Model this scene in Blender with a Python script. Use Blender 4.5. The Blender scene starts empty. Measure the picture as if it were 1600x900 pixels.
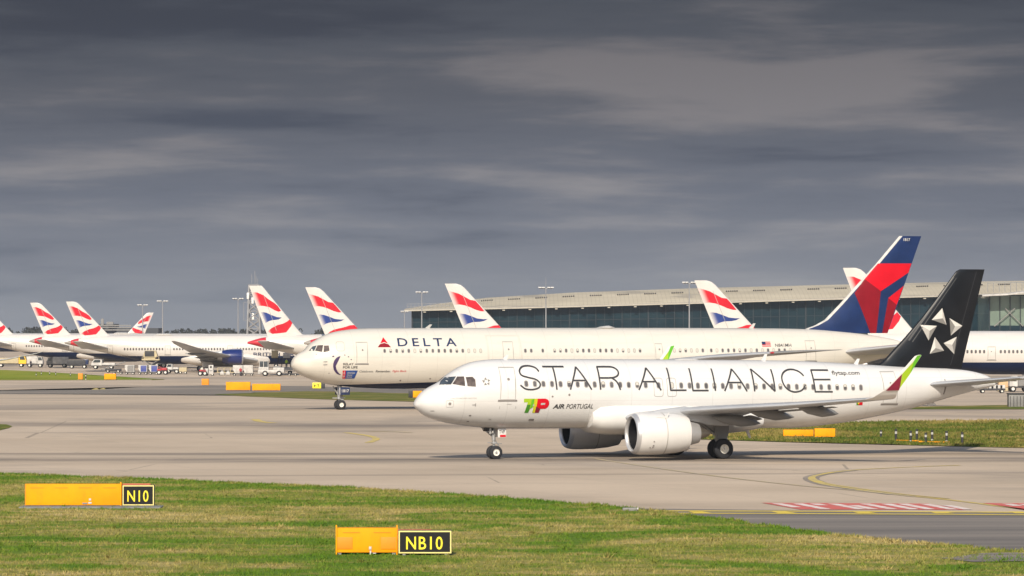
import bpy, bmesh, math, random
import numpy as np
from mathutils import Vector, Matrix
random.seed(7); rng = np.random.default_rng(7)
R = math.radians
scn = bpy.context.scene
C = scn.collection

# ------------------------------------------------------------------ camera, sky, sun, exposure
F, H, HOR = 6000.0, 7.5, 520.0          # focal length in photo pixels, eye height, horizon row
cam = bpy.data.cameras.new('camera'); camo = bpy.data.objects.new('camera', cam); C.objects.link(camo)
camo.location = (0, 0, H); camo.rotation_euler = (R(90), 0, 0)
cam.sensor_width = 36; cam.lens = 36 * F / 1600; cam.shift_y = (HOR - 450) / 1600
cam.clip_start = 1; cam.clip_end = 30000
scn.camera = camo
scn.view_settings.view_transform = 'Standard'; scn.view_settings.look = 'None'
EXPO = 0.13
scn.view_settings.exposure = EXPO; scn.view_settings.gamma = 1; scn.view_settings.use_curve_mapping = False
SUN_EL, SUN_AZ = 32, 8                 # behind the camera, to its left
sl = bpy.data.lights.new('sun', 'SUN'); sl.energy = 4.5; sl.angle = R(0.5); sl.color = (1.0, 0.90, 0.75)
so = bpy.data.objects.new('sun', sl); C.objects.link(so)
sd = Vector((-math.sin(R(SUN_AZ)) * math.cos(R(SUN_EL)), -math.cos(R(SUN_AZ)) * math.cos(R(SUN_EL)), math.sin(R(SUN_EL))))
so.rotation_euler = (-sd).to_track_quat('-Z', 'Y').to_euler(); so.location = sd * 400

def srgb(r, g, b):
    f = lambda c: c / 12.92 if c <= 0.04045 else ((c + 0.055) / 1.055) ** 2.4
    return (f(r / 255), f(g / 255), f(b / 255), 1)

class NT:                                # tiny node helper
    def __init__(s, tree): s.t = tree; s.n = tree.nodes; s.l = tree.links
    def new(s, kind, **kw):
        n = s.n.new(kind)
        for k, v in kw.items(): setattr(n, k, v)
        return n
    def link(s, a, b): s.l.new(a, b)
    def put(s, sock, v):
        if isinstance(v, bpy.types.NodeSocket): s.l.new(v, sock)
        else: sock.default_value = v
    def math(s, op, a, b=0.0, clamp=False):
        n = s.new('ShaderNodeMath', operation=op, use_clamp=clamp); s.put(n.inputs[0], a); s.put(n.inputs[1], b); return n.outputs[0]
    def mix(s, fac, a, b, blend='MIX'):
        n = s.new('ShaderNodeMix', data_type='RGBA', blend_type=blend)
        s.put(n.inputs[0], fac); s.put(n.inputs[6], a); s.put(n.inputs[7], b); return n.outputs[2]
    def ramp(s, fac, stops, interp='LINEAR'):
        n = s.new('ShaderNodeValToRGB'); n.color_ramp.interpolation = interp
        e = n.color_ramp.elements
        while len(e) < len(stops): e.new(0.5)
        for el, (p, c) in zip(e, stops): el.position = p; el.color = c if len(c) == 4 else (*c, 1)
        s.put(n.inputs[0], fac); return n.outputs[0]
    def noise(s, vec, scale, detail=4, rough=0.55, dist=0.0):
        n = s.new('ShaderNodeTexNoise'); s.put(n.inputs['Vector'], vec); n.inputs['Scale'].default_value = scale
        n.inputs['Detail'].default_value = detail; n.inputs['Roughness'].default_value = rough; n.inputs['Distortion'].default_value = dist
        return n.outputs['Fac']
    def scale(s, vec, sc, loc=(0, 0, 0), rot=(0, 0, 0)):
        n = s.new('ShaderNodeMapping'); s.put(n.inputs['Vector'], vec); n.inputs['Scale'].default_value = sc
        n.inputs['Location'].default_value = loc; n.inputs['Rotation'].default_value = rot; return n.outputs[0]
    def sep(s, vec):
        n = s.new('ShaderNodeSeparateXYZ'); s.put(n.inputs[0], vec); return n.outputs
    def rng(s, v, a, b, c=0.0, d=1.0, kind='SMOOTHSTEP'):
        n = s.new('ShaderNodeMapRange', interpolation_type=kind); s.put(n.inputs[0], v)
        for i, k in enumerate((a, b, c, d)): n.inputs[1 + i].default_value = k
        return n.outputs[0]

w = bpy.data.worlds.new('World'); scn.world = w; w.use_nodes = True
q = NT(w.node_tree); q.n.clear()
out = q.new('ShaderNodeOutputWorld'); bg = q.new('ShaderNodeBackground'); q.link(bg.outputs[0], out.inputs[0])
WS = 0.13
bg.inputs[1].default_value = WS
sky = q.new('ShaderNodeTexSky', sky_type='NISHITA'); sky.sun_disc = False
sky.sun_elevation = R(SUN_EL); sky.sun_rotation = R(180 + SUN_AZ); sky.air_density = 1.2; sky.dust_density = 1.5
tc = q.new('ShaderNodeTexCoord'); gen = tc.outputs['Generated']
sx, sy, sz = q.sep(gen)
wv = q.scale(gen, (5, 0.0, 50), rot=(0, R(-1.5), 0))
warp = q.noise(q.scale(gen, (8, 0, 30), loc=(3.1, 0, 1)), 1.0, 2)
comb = q.new('ShaderNodeVectorMath', operation='ADD'); q.link(wv, comb.inputs[0])
cx = q.new('ShaderNodeCombineXYZ'); q.put(cx.inputs[2], q.math('MULTIPLY', q.math('SUBTRACT', warp, 0.5), 1.6)); q.link(cx.outputs[0], comb.inputs[1])
n1 = q.noise(comb.outputs[0], 1.0, 7, 0.50, 0.15)
n2 = q.noise(q.scale(gen, (12, 0, 120), loc=(5, 0, 2)), 1.0, 7, 0.56, 0.2)
base = q.ramp(q.math('MULTIPLY', sz, 10.0, True), [(0.0, srgb(146, 150, 158)), (0.18, srgb(131, 135, 145)), (0.36, srgb(110, 115, 127)), (0.62, srgb(92, 95, 104)), (0.86, srgb(77, 81, 90)), (1.0, srgb(74, 78, 87))])
light = q.ramp(q.math('MULTIPLY', sz, 10.0, True), [(0.0, srgb(158, 160, 166)), (0.3, srgb(148, 147, 151)), (0.55, srgb(130, 127, 130)), (0.75, srgb(117, 114, 117)), (1.0, srgb(92, 93, 100))])
dark = q.ramp(q.math('MULTIPLY', sz, 10.0, True), [(0.0, srgb(122, 129, 142)), (0.4, srgb(84, 90, 104)), (0.8, srgb(64, 68, 79)), (1.0, srgb(61, 65, 75))])
def blob(cxp, cyp, wx, wy):              # a cloud bank standing in one direction of the sky
    ax = (cxp - 800) / F; az = (HOR - cyp) / F
    a = q.math('DIVIDE', q.math('SUBTRACT', sx, ax), wx / F); b = q.math('DIVIDE', q.math('SUBTRACT', sz, az), wy / F)
    r = q.math('ADD', q.math('MULTIPLY', a, a), q.math('MULTIPLY', b, b))
    return q.math('POWER', 2.718, q.math('MULTIPLY', r, -1.0))
bl = q.math('ADD', q.math('MULTIPLY', blob(1150, 130, 300, 52), 0.20), q.math('MULTIPLY', blob(920, 285, 130, 20), 0.15))
bl = q.math('ADD', bl, q.math('MULTIPLY', blob(250, 215, 380, 22), 0.08))
bl = q.math('ADD', bl, q.math('MULTIPLY', blob(800, 352, 420, 12), 0.08))
bl = q.math('ADD', bl, q.math('MULTIPLY', blob(350, 30, 500, 60), -0.10))
bl = q.math('ADD', bl, q.math('MULTIPLY', blob(1250, 235, 330, 22), -0.08))
bl = q.math('ADD', bl, q.math('MULTIPLY', blob(420, 190, 400, 18), -0.07))
v = q.math('ADD', q.math('ADD', q.math('MULTIPLY', q.math('SUBTRACT', q.noise(q.scale(gen, (40, 0, 260), loc=(1, 0, 7)), 1.0, 6, 0.6, 0.3), 0.52), 0.14), q.math('ADD', q.math('MULTIPLY', n1, 0.60), q.math('MULTIPLY', n2, 0.42))), bl)
cl = q.mix(q.rng(v, 0.49, 0.66, 0, 0.95), base, light)
cl = q.mix(q.rng(v, 0.50, 0.34, 0, 0.95), cl, dark)
vm = q.new('ShaderNodeVectorMath', operation='SCALE'); q.link(cl, vm.inputs[0]); vm.inputs[3].default_value = 1.0 / WS / 2 ** EXPO
front = q.math('MAXIMUM', q.math('MULTIPLY', q.rng(sy, -0.15, 0.35), q.rng(sz, 0.75, 0.35)), q.rng(sz, 0.20, 0.10))
q.link(q.mix(front, sky.outputs[0], vm.outputs[0]), bg.inputs[0])

# ------------------------------------------------------------------ terrain and pixel helpers
PROFILE = [(-300, 0.0), (262, 0.0), (332, 0.56), (380, 0.56), (560, -1.3), (720, -1.3), (900, -0.6), (30000, -0.6)]
PX = [a for a, b in PROFILE]; PZ = [b for a, b in PROFILE]
def zg(Y): return float(np.interp(Y, PX, PZ))
def G(px, py):
    """ground point seen at a photo pixel"""
    z = 0.0
    lo, hi = 40.0, 4000.0
    best = None
    Y = 40.0
    prev = None
    while Y < 4000:
        row = HOR - F * (zg(Y) - H) / Y
        if row <= py: break
        prev = Y; Y *= 1.01
    lo, hi = (prev or 40.0), Y
    for _ in range(40):
        m = (lo + hi) / 2
        if HOR - F * (zg(m) - H) / m > py: lo = m
        else: hi = m
    return ((px - 800) * lo / F, lo)
def at(px, Y): return ((px - 800) * Y / F, Y, zg(Y))

# ------------------------------------------------------------------ materials
def material(name, build):
    m = bpy.data.materials.new(name); m.use_nodes = True
    t = NT(m.node_tree); t.n.clear()
    o = t.new('ShaderNodeOutputMaterial'); p = t.new('ShaderNodeBsdfPrincipled'); t.link(p.outputs[0], o.inputs[0])
    build(t, p); return m
def plain(name, col, rough=0.5, metal=0.0, coat=0.0, var=0.06, vscale=0.7, spec=0.5):
    def b(t, p):
        oc = t.new('ShaderNodeTexCoord').outputs['Object']
        n = t.noise(oc, vscale, 5)
        c = (*col[:3], 1); d = tuple(x * (1 - 2 * var) for x in col[:3]) + (1,)
        t.put(p.inputs['Base Color'], t.mix(t.rng(n, 0.3, 0.7), d, c))
        p.inputs['Roughness'].default_value = rough; p.inputs['Metallic'].default_value = metal
        p.inputs['Coat Weight'].default_value = coat; p.inputs['Coat Roughness'].default_value = 0.08
        p.inputs['Specular IOR Level'].default_value = spec
    return material(name, b)
def skin(name, body, belly=None, belly_fn=None, bands=(), rough=0.28, coat=0.35, step=2.6):
    """aircraft paint on the object's own coordinates: x aft from the nose, z up"""
    def b(t, p):
        oc = t.new('ShaderNodeTexCoord').outputs['Object']
        x, y, z = t.sep(oc)
        dirt = t.noise(t.scale(oc, (0.25, 1.0, 1.6)), 1.0, 5, 0.6)
        col = t.mix(t.rng(dirt, 0.35, 0.75), body, tuple(c * 0.93 for c in body[:3]) + (1,))
        fr = t.math('FRACT', t.math('DIVIDE', x, step)); ln = t.math('LESS_THAN', fr, 0.013)
        wz = t.math('LESS_THAN', t.math('FRACT', t.math('DIVIDE', t.math('ADD', z, 0.35), 1.27)), 0.016); ln = t.math('MAXIMUM', ln, wz)
        col = t.mix(t.math('MULTIPLY', ln, 0.24), col, (0.25, 0.24, 0.22, 1))
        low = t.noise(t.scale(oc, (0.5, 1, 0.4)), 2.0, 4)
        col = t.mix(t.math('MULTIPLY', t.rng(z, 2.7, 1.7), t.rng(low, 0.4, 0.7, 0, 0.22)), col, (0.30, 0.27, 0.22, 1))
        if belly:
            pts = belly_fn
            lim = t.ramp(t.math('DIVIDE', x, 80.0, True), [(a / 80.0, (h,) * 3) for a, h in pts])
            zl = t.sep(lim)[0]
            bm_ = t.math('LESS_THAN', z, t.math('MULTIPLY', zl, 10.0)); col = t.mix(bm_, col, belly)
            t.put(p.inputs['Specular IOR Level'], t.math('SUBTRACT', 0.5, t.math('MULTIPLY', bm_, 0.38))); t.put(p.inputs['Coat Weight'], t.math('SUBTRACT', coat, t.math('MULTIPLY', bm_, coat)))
        for x0, x1, bc in bands:
            f = t.math('MULTIPLY', t.math('GREATER_THAN', x, x0), t.math('LESS_THAN', x, x1)); col = t.mix(f, col, bc)
        t.put(p.inputs['Base Color'], col)
        p.inputs['Roughness'].default_value = rough; p.inputs['Coat Roughness'].default_value = 0.1
        if not belly: p.inputs['Coat Weight'].default_value = coat
    return material(name, b)

NAVY = (0.006, 0.013, 0.045, 1); RED = (0.62, 0.015, 0.03, 1); BRED = (0.72, 0.02, 0.035, 1)
M = {}
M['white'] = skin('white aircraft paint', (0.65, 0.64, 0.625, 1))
M['white_flat'] = plain('white part paint', (0.66, 0.645, 0.625), 0.32, coat=0.3, var=0.03)
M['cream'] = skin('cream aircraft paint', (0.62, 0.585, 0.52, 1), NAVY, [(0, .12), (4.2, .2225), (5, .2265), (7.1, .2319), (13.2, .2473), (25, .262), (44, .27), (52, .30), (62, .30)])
M['cream_flat'] = plain('cream part paint', (0.58, 0.54, 0.47), 0.35, coat=0.3, var=0.03)
M['ba_white'] = plain('pearl white paint', (0.60, 0.57, 0.535), 0.32, coat=0.3, var=0.03)
M['wing_grey'] = plain('wing grey paint', (0.42, 0.425, 0.43), 0.35, var=0.06, coat=0.15)
M['wing_light'] = plain('wing slat grey', (0.38, 0.39, 0.41), 0.30, var=0.05)
M['fairing_grey'] = plain('grey fairing paint', (0.20, 0.20, 0.20), 0.45, var=0.06)
M['lip'] = plain('bare polished metal', (0.55, 0.55, 0.56), 0.42, 0.6, var=0.05)
M['steel'] = plain('gear steel', (0.42, 0.42, 0.42), 0.4, 0.5, var=0.1)
M['titan'] = plain('heat stained nozzle metal', (0.36, 0.32, 0.27), 0.38, 0.8, var=0.15)
M['black'] = plain('near black', (0.008, 0.008, 0.010), 0.6, var=0.1, spec=0.2)
M['fin_black'] = plain('black tail paint', (0.009, 0.010, 0.0125), 0.3, coat=0.15, var=0.2, spec=0.3)
M['fin_grey'] = plain('painted edge highlight grey', (0.07, 0.068, 0.066), 0.35, var=0.1)  # grey for the highlight painted on the black fin's leading edge
M['tyre'] = plain('tyre rubber', (0.018, 0.019, 0.024), 0.8, var=0.15, vscale=3)
M['rim'] = plain('wheel hub paint', (0.78, 0.75, 0.68), 0.5, 0.0, var=0.1, vscale=6)
M['win'] = plain('cabin window pane', (0.13, 0.12, 0.12), 0.25, var=0.2, vscale=2)
M['win_ring'] = plain('window surround', (0.37, 0.35, 0.33), 0.4, var=0.1)
M['blind'] = plain('lowered window blind', (0.55, 0.52, 0.46), 0.6, var=0.08)
M['glass'] = plain('cockpit glass', (0.06, 0.075, 0.085), 0.08, coat=1.0, var=0.3, vscale=1.5)
M['glass_warm'] = plain('cockpit side glass', (0.12, 0.09, 0.075), 0.12, coat=0.8, var=0.35, vscale=2.5)
M['seal'] = plain('dark seal', (0.22, 0.20, 0.19), 0.6, var=0.1)
M['seam'] = plain('panel seam', (0.36, 0.345, 0.32), 0.6, var=0.1)
M['ink'] = plain('charcoal lettering', (0.045, 0.043, 0.045), 0.4, var=0.1)
M['ink_soft'] = plain('grey lettering', (0.16, 0.15, 0.15), 0.5, var=0.05)
M['navy'] = plain('navy paint', (0.012, 0.026, 0.085), 0.28, coat=0.4, var=0.1)
M['fin_navy'] = plain('navy tail paint', (0.010, 0.028, 0.105), 0.4, coat=0.05, var=0.12, spec=0.25)
M['red'] = plain('bright red paint', (0.60, 0.004, 0.016), 0.4, coat=0.05, var=0.06, spec=0.2)
M['dred'] = plain('dark red paint', (0.23, 0.005, 0.014), 0.4, coat=0.05, var=0.08, spec=0.2)
M['ba_red'] = plain('flag red paint', (0.60, 0.02, 0.045), 0.3, coat=0.3, var=0.12, vscale=0.35)
M['ba_blue'] = plain('flag blue paint', (0.02, 0.045, 0.21), 0.3, coat=0.3, var=0.12, vscale=0.35)
M['eng_blue'] = plain('engine blue paint', (0.007, 0.018, 0.125), 0.15, coat=0.8, var=0.08)
M['green'] = plain('leaf green paint', (0.11, 0.42, 0.012), 0.35, coat=0.3, var=0.04)
M['lime'] = plain('lime paint', (0.33, 0.50, 0.012), 0.35, coat=0.3, var=0.04)
M['logo_yellow'] = plain('yellow green paint', (0.55, 0.50, 0.012), 0.35, var=0.04)
M['dgreen'] = plain('dark green paint', (0.05, 0.22, 0.015), 0.35, var=0.04)
M['maroon'] = plain('maroon paint', (0.20, 0.008, 0.03), 0.35, var=0.04)
M['purple'] = plain('dark purple ink', (0.055, 0.03, 0.10), 0.4, var=0.05)
M['logo_blue'] = plain('logo blue', (0.012, 0.06, 0.26), 0.4, var=0.05)
M['silver1'] = plain('silver facet light', (0.62, 0.60, 0.555), 0.35, var=0.04)
M['silver2'] = plain('silver facet mid', (0.42, 0.40, 0.37), 0.35, var=0.04)
M['silver3'] = plain('silver facet dark', (0.20, 0.19, 0.175), 0.35, var=0.04)
M['yellow'] = plain('sign yellow sheet', (0.86, 0.305, 0.001), 0.6, var=0.05, vscale=1.3, spec=0.15)
M['yellow'] = material('sign yellow sheet weathered', lambda t, p: (lambda oc: (t.put(p.inputs['Base Color'], t.mix(t.rng(t.noise(t.scale(oc, (3.2, 3.2, .8)), 1.0, 6, .65), .52, .80, 0, .35), t.mix(t.rng(t.noise(oc, .9, 3), .35, .7), (0.88, 0.335, 0.002, 1), (0.82, 0.285, 0.002, 1)), (0.48, 0.20, 0.02, 1))), setattr(p.inputs['Roughness'], 'default_value', .6), setattr(p.inputs['Specular IOR Level'], 'default_value', .15)))(t.new('ShaderNodeTexCoord').outputs['Object']))
M['yellow_dark'] = plain('sign amber sheet', (0.78, 0.26, 0.001), 0.6, var=0.06, vscale=1.5)
M['yellow_letter'] = plain('sign lettering yellow', (0.85, 0.70, 0.03), 0.45, var=0.04)
M['sign_black'] = plain('sign black face', (0.013, 0.014, 0.015), 0.6, var=0.15, spec=0.2)
M['sign_border'] = plain('sign border cream', (0.76, 0.66, 0.24), 0.5, var=0.05)
M['orange'] = plain('faded red sheet', (0.55, 0.12, 0.05), 0.5, var=0.1)
M['conc_pad'] = plain('weathered concrete pad', (0.20, 0.21, 0.21), 0.9, var=0.15, vscale=2)
M['v_white'] = plain('vehicle white', (0.54, 0.525, 0.50), 0.5, var=0.14, vscale=1.2)
M['v_yellow'] = plain('vehicle yellow', (0.80, 0.50, 0.02), 0.4, var=0.06)
M['v_tan'] = plain('vehicle tan', (0.50, 0.42, 0.26), 0.6, var=0.1)
M['v_grey'] = plain('vehicle grey', (0.22, 0.215, 0.21), 0.6, var=0.12)
M['v_dark'] = plain('vehicle dark', (0.035, 0.035, 0.04), 0.6, var=0.2)
M['v_blue'] = plain('container blue', (0.05, 0.07, 0.28), 0.5, var=0.1)
M['v_red'] = plain('vehicle red', (0.42, 0.03, 0.04), 0.45, var=0.1)
M['peach'] = plain('peach load', (0.72, 0.47, 0.26), 0.7, var=0.12)
M['hiviz'] = plain('hi-viz yellow cloth', (0.62, 0.85, 0.05), 0.7, var=0.05)
M['skin_tone'] = plain('skin', (0.45, 0.28, 0.2), 0.6, var=0.05)
M['cloth_dark'] = plain('dark work cloth', (0.03, 0.03, 0.045), 0.8, var=0.1)
M['mast'] = plain('galvanised mast', (0.33, 0.33, 0.34), 0.45, 0.3, var=0.08)
M['lamp_white'] = plain('floodlight housing', (0.72, 0.71, 0.68), 0.4, var=0.05)

def concrete(t, p):
    g = t.new('ShaderNodeTexCoord').outputs['Object']
    st = t.noise(t.scale(g, (0.022, 0.040, 1), rot=(0, 0, R(-12))), 1.0, 6, 0.60, 0.6)
    st2 = t.noise(t.scale(g, (0.045, 0.16, 1), rot=(0, 0, R(6)), loc=(4, 9, 0)), 1.0, 7, 0.64)
    bl = t.noise(t.scale(g, (0.05, 0.05, 1), loc=(9, 2, 0)), 1.0, 6, 0.62)
    fine = t.noise(g, 3.0, 5, 0.7)
    c = t.ramp(bl, [(0.28, (0.40, 0.318, 0.236)), (0.5, (0.525, 0.420, 0.315)), (0.72, (0.60, 0.485, 0.368))])
    c = t.mix(t.rng(st, 0.50, 0.66, 0, 0.68), c, (0.27, 0.23, 0.195, 1))
    c = t.mix(t.rng(st2, 0.52, 0.78, 0, 0.38), c, (0.33, 0.28, 0.235, 1))
    c = t.mix(t.rng(st2, 0.42, 0.22, 0, 0.30), c, (0.60, 0.48, 0.37, 1))
    c = t.mix(t.rng(fine, 0.35, 0.75, 0, 0.18), c, (0.29, 0.25, 0.21, 1))
    rotg = t.scale(g, (1, 1, 1), rot=(0, 0, R(-19))); x, y, z = t.sep(rotg)
    cell = t.new('ShaderNodeVectorMath', operation='FLOOR'); t.link(t.scale(rotg, (1/7.5, 1/7.5, 1)), cell.inputs[0])
    wn = t.new('ShaderNodeTexWhiteNoise', noise_dimensions='2D'); t.link(cell.outputs[0], wn.inputs['Vector'])
    c = t.mix(t.math('MULTIPLY', wn.outputs[0], 0.16), c, (0.30, 0.255, 0.21, 1))
    vor = t.new('ShaderNodeTexVoronoi', feature='DISTANCE_TO_EDGE'); t.put(vor.inputs['Vector'], t.scale(g, (0.05, 0.05, 0))); vor.inputs['Scale'].default_value = 1.0
    crack = t.math('MULTIPLY', t.math('LESS_THAN', vor.outputs[0], 0.0028), t.rng(bl, .48, .56, 0, .5)); c = t.mix(crack, c, (0.13, 0.115, 0.10, 1))
    for cc in (x, y):
        f = t.math('FRACT', t.math('DIVIDE', cc, 7.5)); c = t.mix(t.math('MULTIPLY', t.math('LESS_THAN', f, 0.012), 0.16), c, (0.16, 0.14, 0.12, 1))
    # rubber laid along the wheel tracks of the two taxi lines
    gx, gy, gz = t.sep(g)
    for off, slope, wd, amt in ((227.0, 0.02, 7.0, 0.80), (238.0, 0.0, 4.0, 0.6), (351.0, 0.03, 10.0, 0.5), (203.0, 0.1, 1.6, 0.5), (296.0, -0.15, 9.0, 0.6)):
        dd = t.math('ABSOLUTE', t.math('SUBTRACT', t.math('SUBTRACT', gy, off), t.math('MULTIPLY', gx, slope)))
        k = t.math('MULTIPLY', t.rng(dd, wd, 0.0), t.rng(st2, 0.34, 0.60, 0.18, amt))
        c = t.mix(k, c, (0.12, 0.105, 0.095, 1))
    t.put(p.inputs['Base Color'], c); p.inputs['Roughness'].default_value = 0.85
    p.inputs['Specular IOR Level'].default_value = 0.25
    bmp = t.new('ShaderNodeBump'); bmp.inputs['Strength'].default_value = 0.25; bmp.inputs['Distance'].default_value = 0.02; t.put(bmp.inputs['Height'], fine); t.link(bmp.outputs[0], p.inputs['Normal'])
M['concrete'] = material('worn taxiway concrete', concrete)
def asphalt(t, p):
    g = t.new('ShaderNodeTexCoord').outputs['Object']
    st = t.noise(t.scale(g, (0.02, 0.3, 1)), 1.0, 6, 0.65); fine = t.noise(g, 4.0, 5, 0.7)
    c = t.ramp(st, [(0.25, (0.11, 0.100, 0.094)), (0.48, (0.175, 0.158, 0.145)), (0.70, (0.30, 0.26, 0.225))])
    c = t.mix(t.rng(fine, 0.4, 0.75, 0, 0.4), c, (0.17, 0.155, 0.14, 1))
    t.put(p.inputs['Base Color'], c); p.inputs['Roughness'].default_value = 0.9; p.inputs['Specular IOR Level'].default_value = 0.2
M['asphalt'] = material('aged asphalt', asphalt)
def asphalt_pale(t, p):
    g = t.new('ShaderNodeTexCoord').outputs['Object']
    st = t.noise(t.scale(g, (0.02, 0.02, 1)), 1.0, 6, 0.65); fine = t.noise(g, 1.0, 5, 0.7)
    c = t.ramp(st, [(0.30, (0.17, 0.152, 0.135)), (0.5, (0.215, 0.190, 0.165)), (0.70, (0.33, 0.275, 0.225))])
    c = t.mix(t.rng(fine, 0.4, 0.75, 0, 0.35), c, (0.24, 0.21, 0.18, 1))
    t.put(p.inputs['Base Color'], c); p.inputs['Roughness'].default_value = 0.9; p.inputs['Specular IOR Level'].default_value = 0.2
M['asphalt_pale'] = material('bleached asphalt', asphalt_pale)
def grass_build(lush):
    def b(t, p):
        g = t.new('ShaderNodeTexCoord').outputs['Object']
        big = t.noise(t.scale(g, (0.075, 0.085, 0)), 1.0, 6, 0.64, 1.0)
        mid = t.noise(t.scale(g, (0.30, 0.55, 0), loc=(3, 7, 0)), 1.0, 6, 0.70)
        fine = t.noise(t.scale(g, (3.0, 5.0, 3.0)), 1.0, 4, 0.7)
        v = t.math('ADD', t.math('MULTIPLY', t.math('ADD', t.math('MULTIPLY', t.math('SUBTRACT', big, 0.5), 1.6), 0.5), 0.48), t.math('MULTIPLY', mid, 0.52))
        c = t.ramp(v, [(0.36, (0.070, 0.150, 0.009)), (0.46, (0.110, 0.178, 0.016)), (0.505, (0.185, 0.200, 0.038)), (0.555, (0.27, 0.235, 0.070)), (0.62, (0.37, 0.295, 0.115)), (0.70, (0.46, 0.36, 0.17))] if not lush else
                   [(0.36, (0.065, 0.105, 0.012)), (0.48, (0.115, 0.135, 0.022)), (0.55, (0.22, 0.18, 0.05)), (0.64, (0.32, 0.245, 0.09))])
        c = t.mix(t.rng(fine, 0.45, 0.75, 0, 0.5), c, (0.045, 0.08, 0.012, 1))
        c = t.mix(t.rng(fine, 0.42, 0.22, 0, 0.35), c, (0.40, 0.34, 0.14, 1))
        t.put(p.inputs['Base Color'], c); p.inputs['Roughness'].default_value = 0.9; p.inputs['Specular IOR Level'].default_value = 0.15
    return b
M['grass'] = material('rough airfield grass', grass_build(False))
def lime_grass(t, p):
    g = t.new('ShaderNodeTexCoord').outputs['Object']
    n = t.noise(t.scale(g, (0.05, 0.08, 0)), 1.0, 6, 0.65)
    t.put(p.inputs['Base Color'], t.ramp(n, [(0.35, (0.14, 0.20, 0.015)), (0.52, (0.22, 0.255, 0.022)), (0.65, (0.30, 0.27, 0.05))])); p.inputs['Roughness'].default_value = 0.9; p.inputs['Specular IOR Level'].default_value = 0.1
M['grass_lime'] = material('bright lime infield grass', lime_grass)  # lime is this grass strip's own colour
M['grass2'] = material('infield grass', grass_build(True))
def worn_paint(name, col, under, thr=(0.42, 0.60)):
    def b(t, p):
        g = t.new('ShaderNodeTexCoord').outputs['Object']
        n = t.noise(t.scale(g, (0.8, 1.6, 1)), 1.0, 6, 0.7)
        t.put(p.inputs['Base Color'], t.mix(t.rng(n, *thr), col, under)); p.inputs['Roughness'].default_value = 0.8
    return material(name, b)
M['line_y'] = worn_paint('worn yellow line paint', (0.62, 0.47, 0.10, 1), (0.46, 0.37, 0.20, 1))
M['line_y2'] = worn_paint('bright yellow line paint', (0.74, 0.55, 0.06, 1), (0.60, 0.46, 0.10, 1))
M['line_faint'] = worn_paint('faded yellow line paint', (0.48, 0.39, 0.20, 1), (0.43, 0.36, 0.28, 1))
M['line_dark'] = worn_paint('black line edging', (0.19, 0.165, 0.14, 1), (0.36, 0.30, 0.24, 1))
M['line_red'] = worn_paint('red ground paint', (0.60, 0.10, 0.085, 1), (0.52, 0.17, 0.14, 1))
M['line_w'] = worn_paint('white ground paint', (0.75, 0.70, 0.66, 1), (0.62, 0.45, 0.40, 1))

# ------------------------------------------------------------------ object helpers
def link(o, parent=None):
    C.objects.link(o)
    if parent is not None: o.parent = parent
    return o
def obj(name, bm, mats, parent=None, smooth=True):
    me = bpy.data.meshes.new(name); bm.to_mesh(me); bm.free()
    for m in (mats if isinstance(mats, (list, tuple)) else [mats]): me.materials.append(M[m] if isinstance(m, str) else m)
    if smooth:
        me.polygons.foreach_set('use_smooth', [True] * len(me.polygons))
        try: me.set_sharp_from_angle(angle=R(38))
        except Exception: pass
    return link(bpy.data.objects.new(name, me), parent)
def tag(o, label, cat, group=None):
    o['label'] = label; o['category'] = cat
    if group: o['group'] = group
    return o
def structure(o): o['kind'] = 'structure'; return o
def stuff(o): o['kind'] = 'stuff'; return o
def thing(name, label, cat, loc=(0, 0, 0), rz=0.0, group=None):
    o = bpy.data.objects.new(name, None); o.empty_display_size = 0.5; o.location = loc; o.rotation_euler = (0, 0, rz)
    return tag(link(o), label, cat, group)
def copy_tree(o, parent=None):
    c = o.copy(); link(c)
    if parent is not None: c.parent = parent
    for ch in list(o.children): copy_tree(ch, c)
    return c
def box(bm, c, s, rz=0.0, bev=0.0, mi=0, ry=0.0):
    g = bmesh.ops.create_cube(bm, size=1.0)['verts']
    mtx = Matrix.Translation(c) @ Matrix.Rotation(rz, 4, 'Z') @ Matrix.Rotation(ry, 4, 'Y') @ Matrix.Diagonal((*s, 1))
    bmesh.ops.transform(bm, matrix=mtx, verts=g)
    fs = list({f for v in g for f in v.link_faces})
    for f in fs: f.material_index = mi
    if bev > 0:
        es = list({e for v in g for e in v.link_edges})
        r = bmesh.ops.bevel(bm, geom=es, offset=bev, segments=2, affect='EDGES', profile=0.6)
        for f in r['faces']: f.material_index = mi
def tube(bm, a, b, r0, r1=None, n=12, mi=0, caps=True):
    a, b = Vector(a), Vector(b); r1 = r0 if r1 is None else r1
    d = b - a; L = d.length
    g = bmesh.ops.create_cone(bm, cap_ends=caps, segments=n, radius1=r0, radius2=r1, depth=L)['verts']
    bmesh.ops.transform(bm, matrix=Matrix.Translation((a + b) / 2) @ d.to_track_quat('Z', 'Y').to_matrix().to_4x4(), verts=g)
    for f in {f for v in g for f in v.link_faces}: f.material_index = mi
def prism(bm, poly, y0, y1, mi=0):
    """extrude a polygon in (x, z) from y0 to y1"""
    a = [bm.verts.new((x, y0, z)) for x, z in poly]; b = [bm.verts.new((x, y1, z)) for x, z in poly]
    fs = [bm.faces.new(a), bm.faces.new(b[::-1])]
    n = len(poly)
    for i in range(n): fs.append(bm.faces.new((a[i], b[i], b[(i + 1) % n], a[(i + 1) % n])))
    for f in fs: f.material_index = mi
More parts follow.
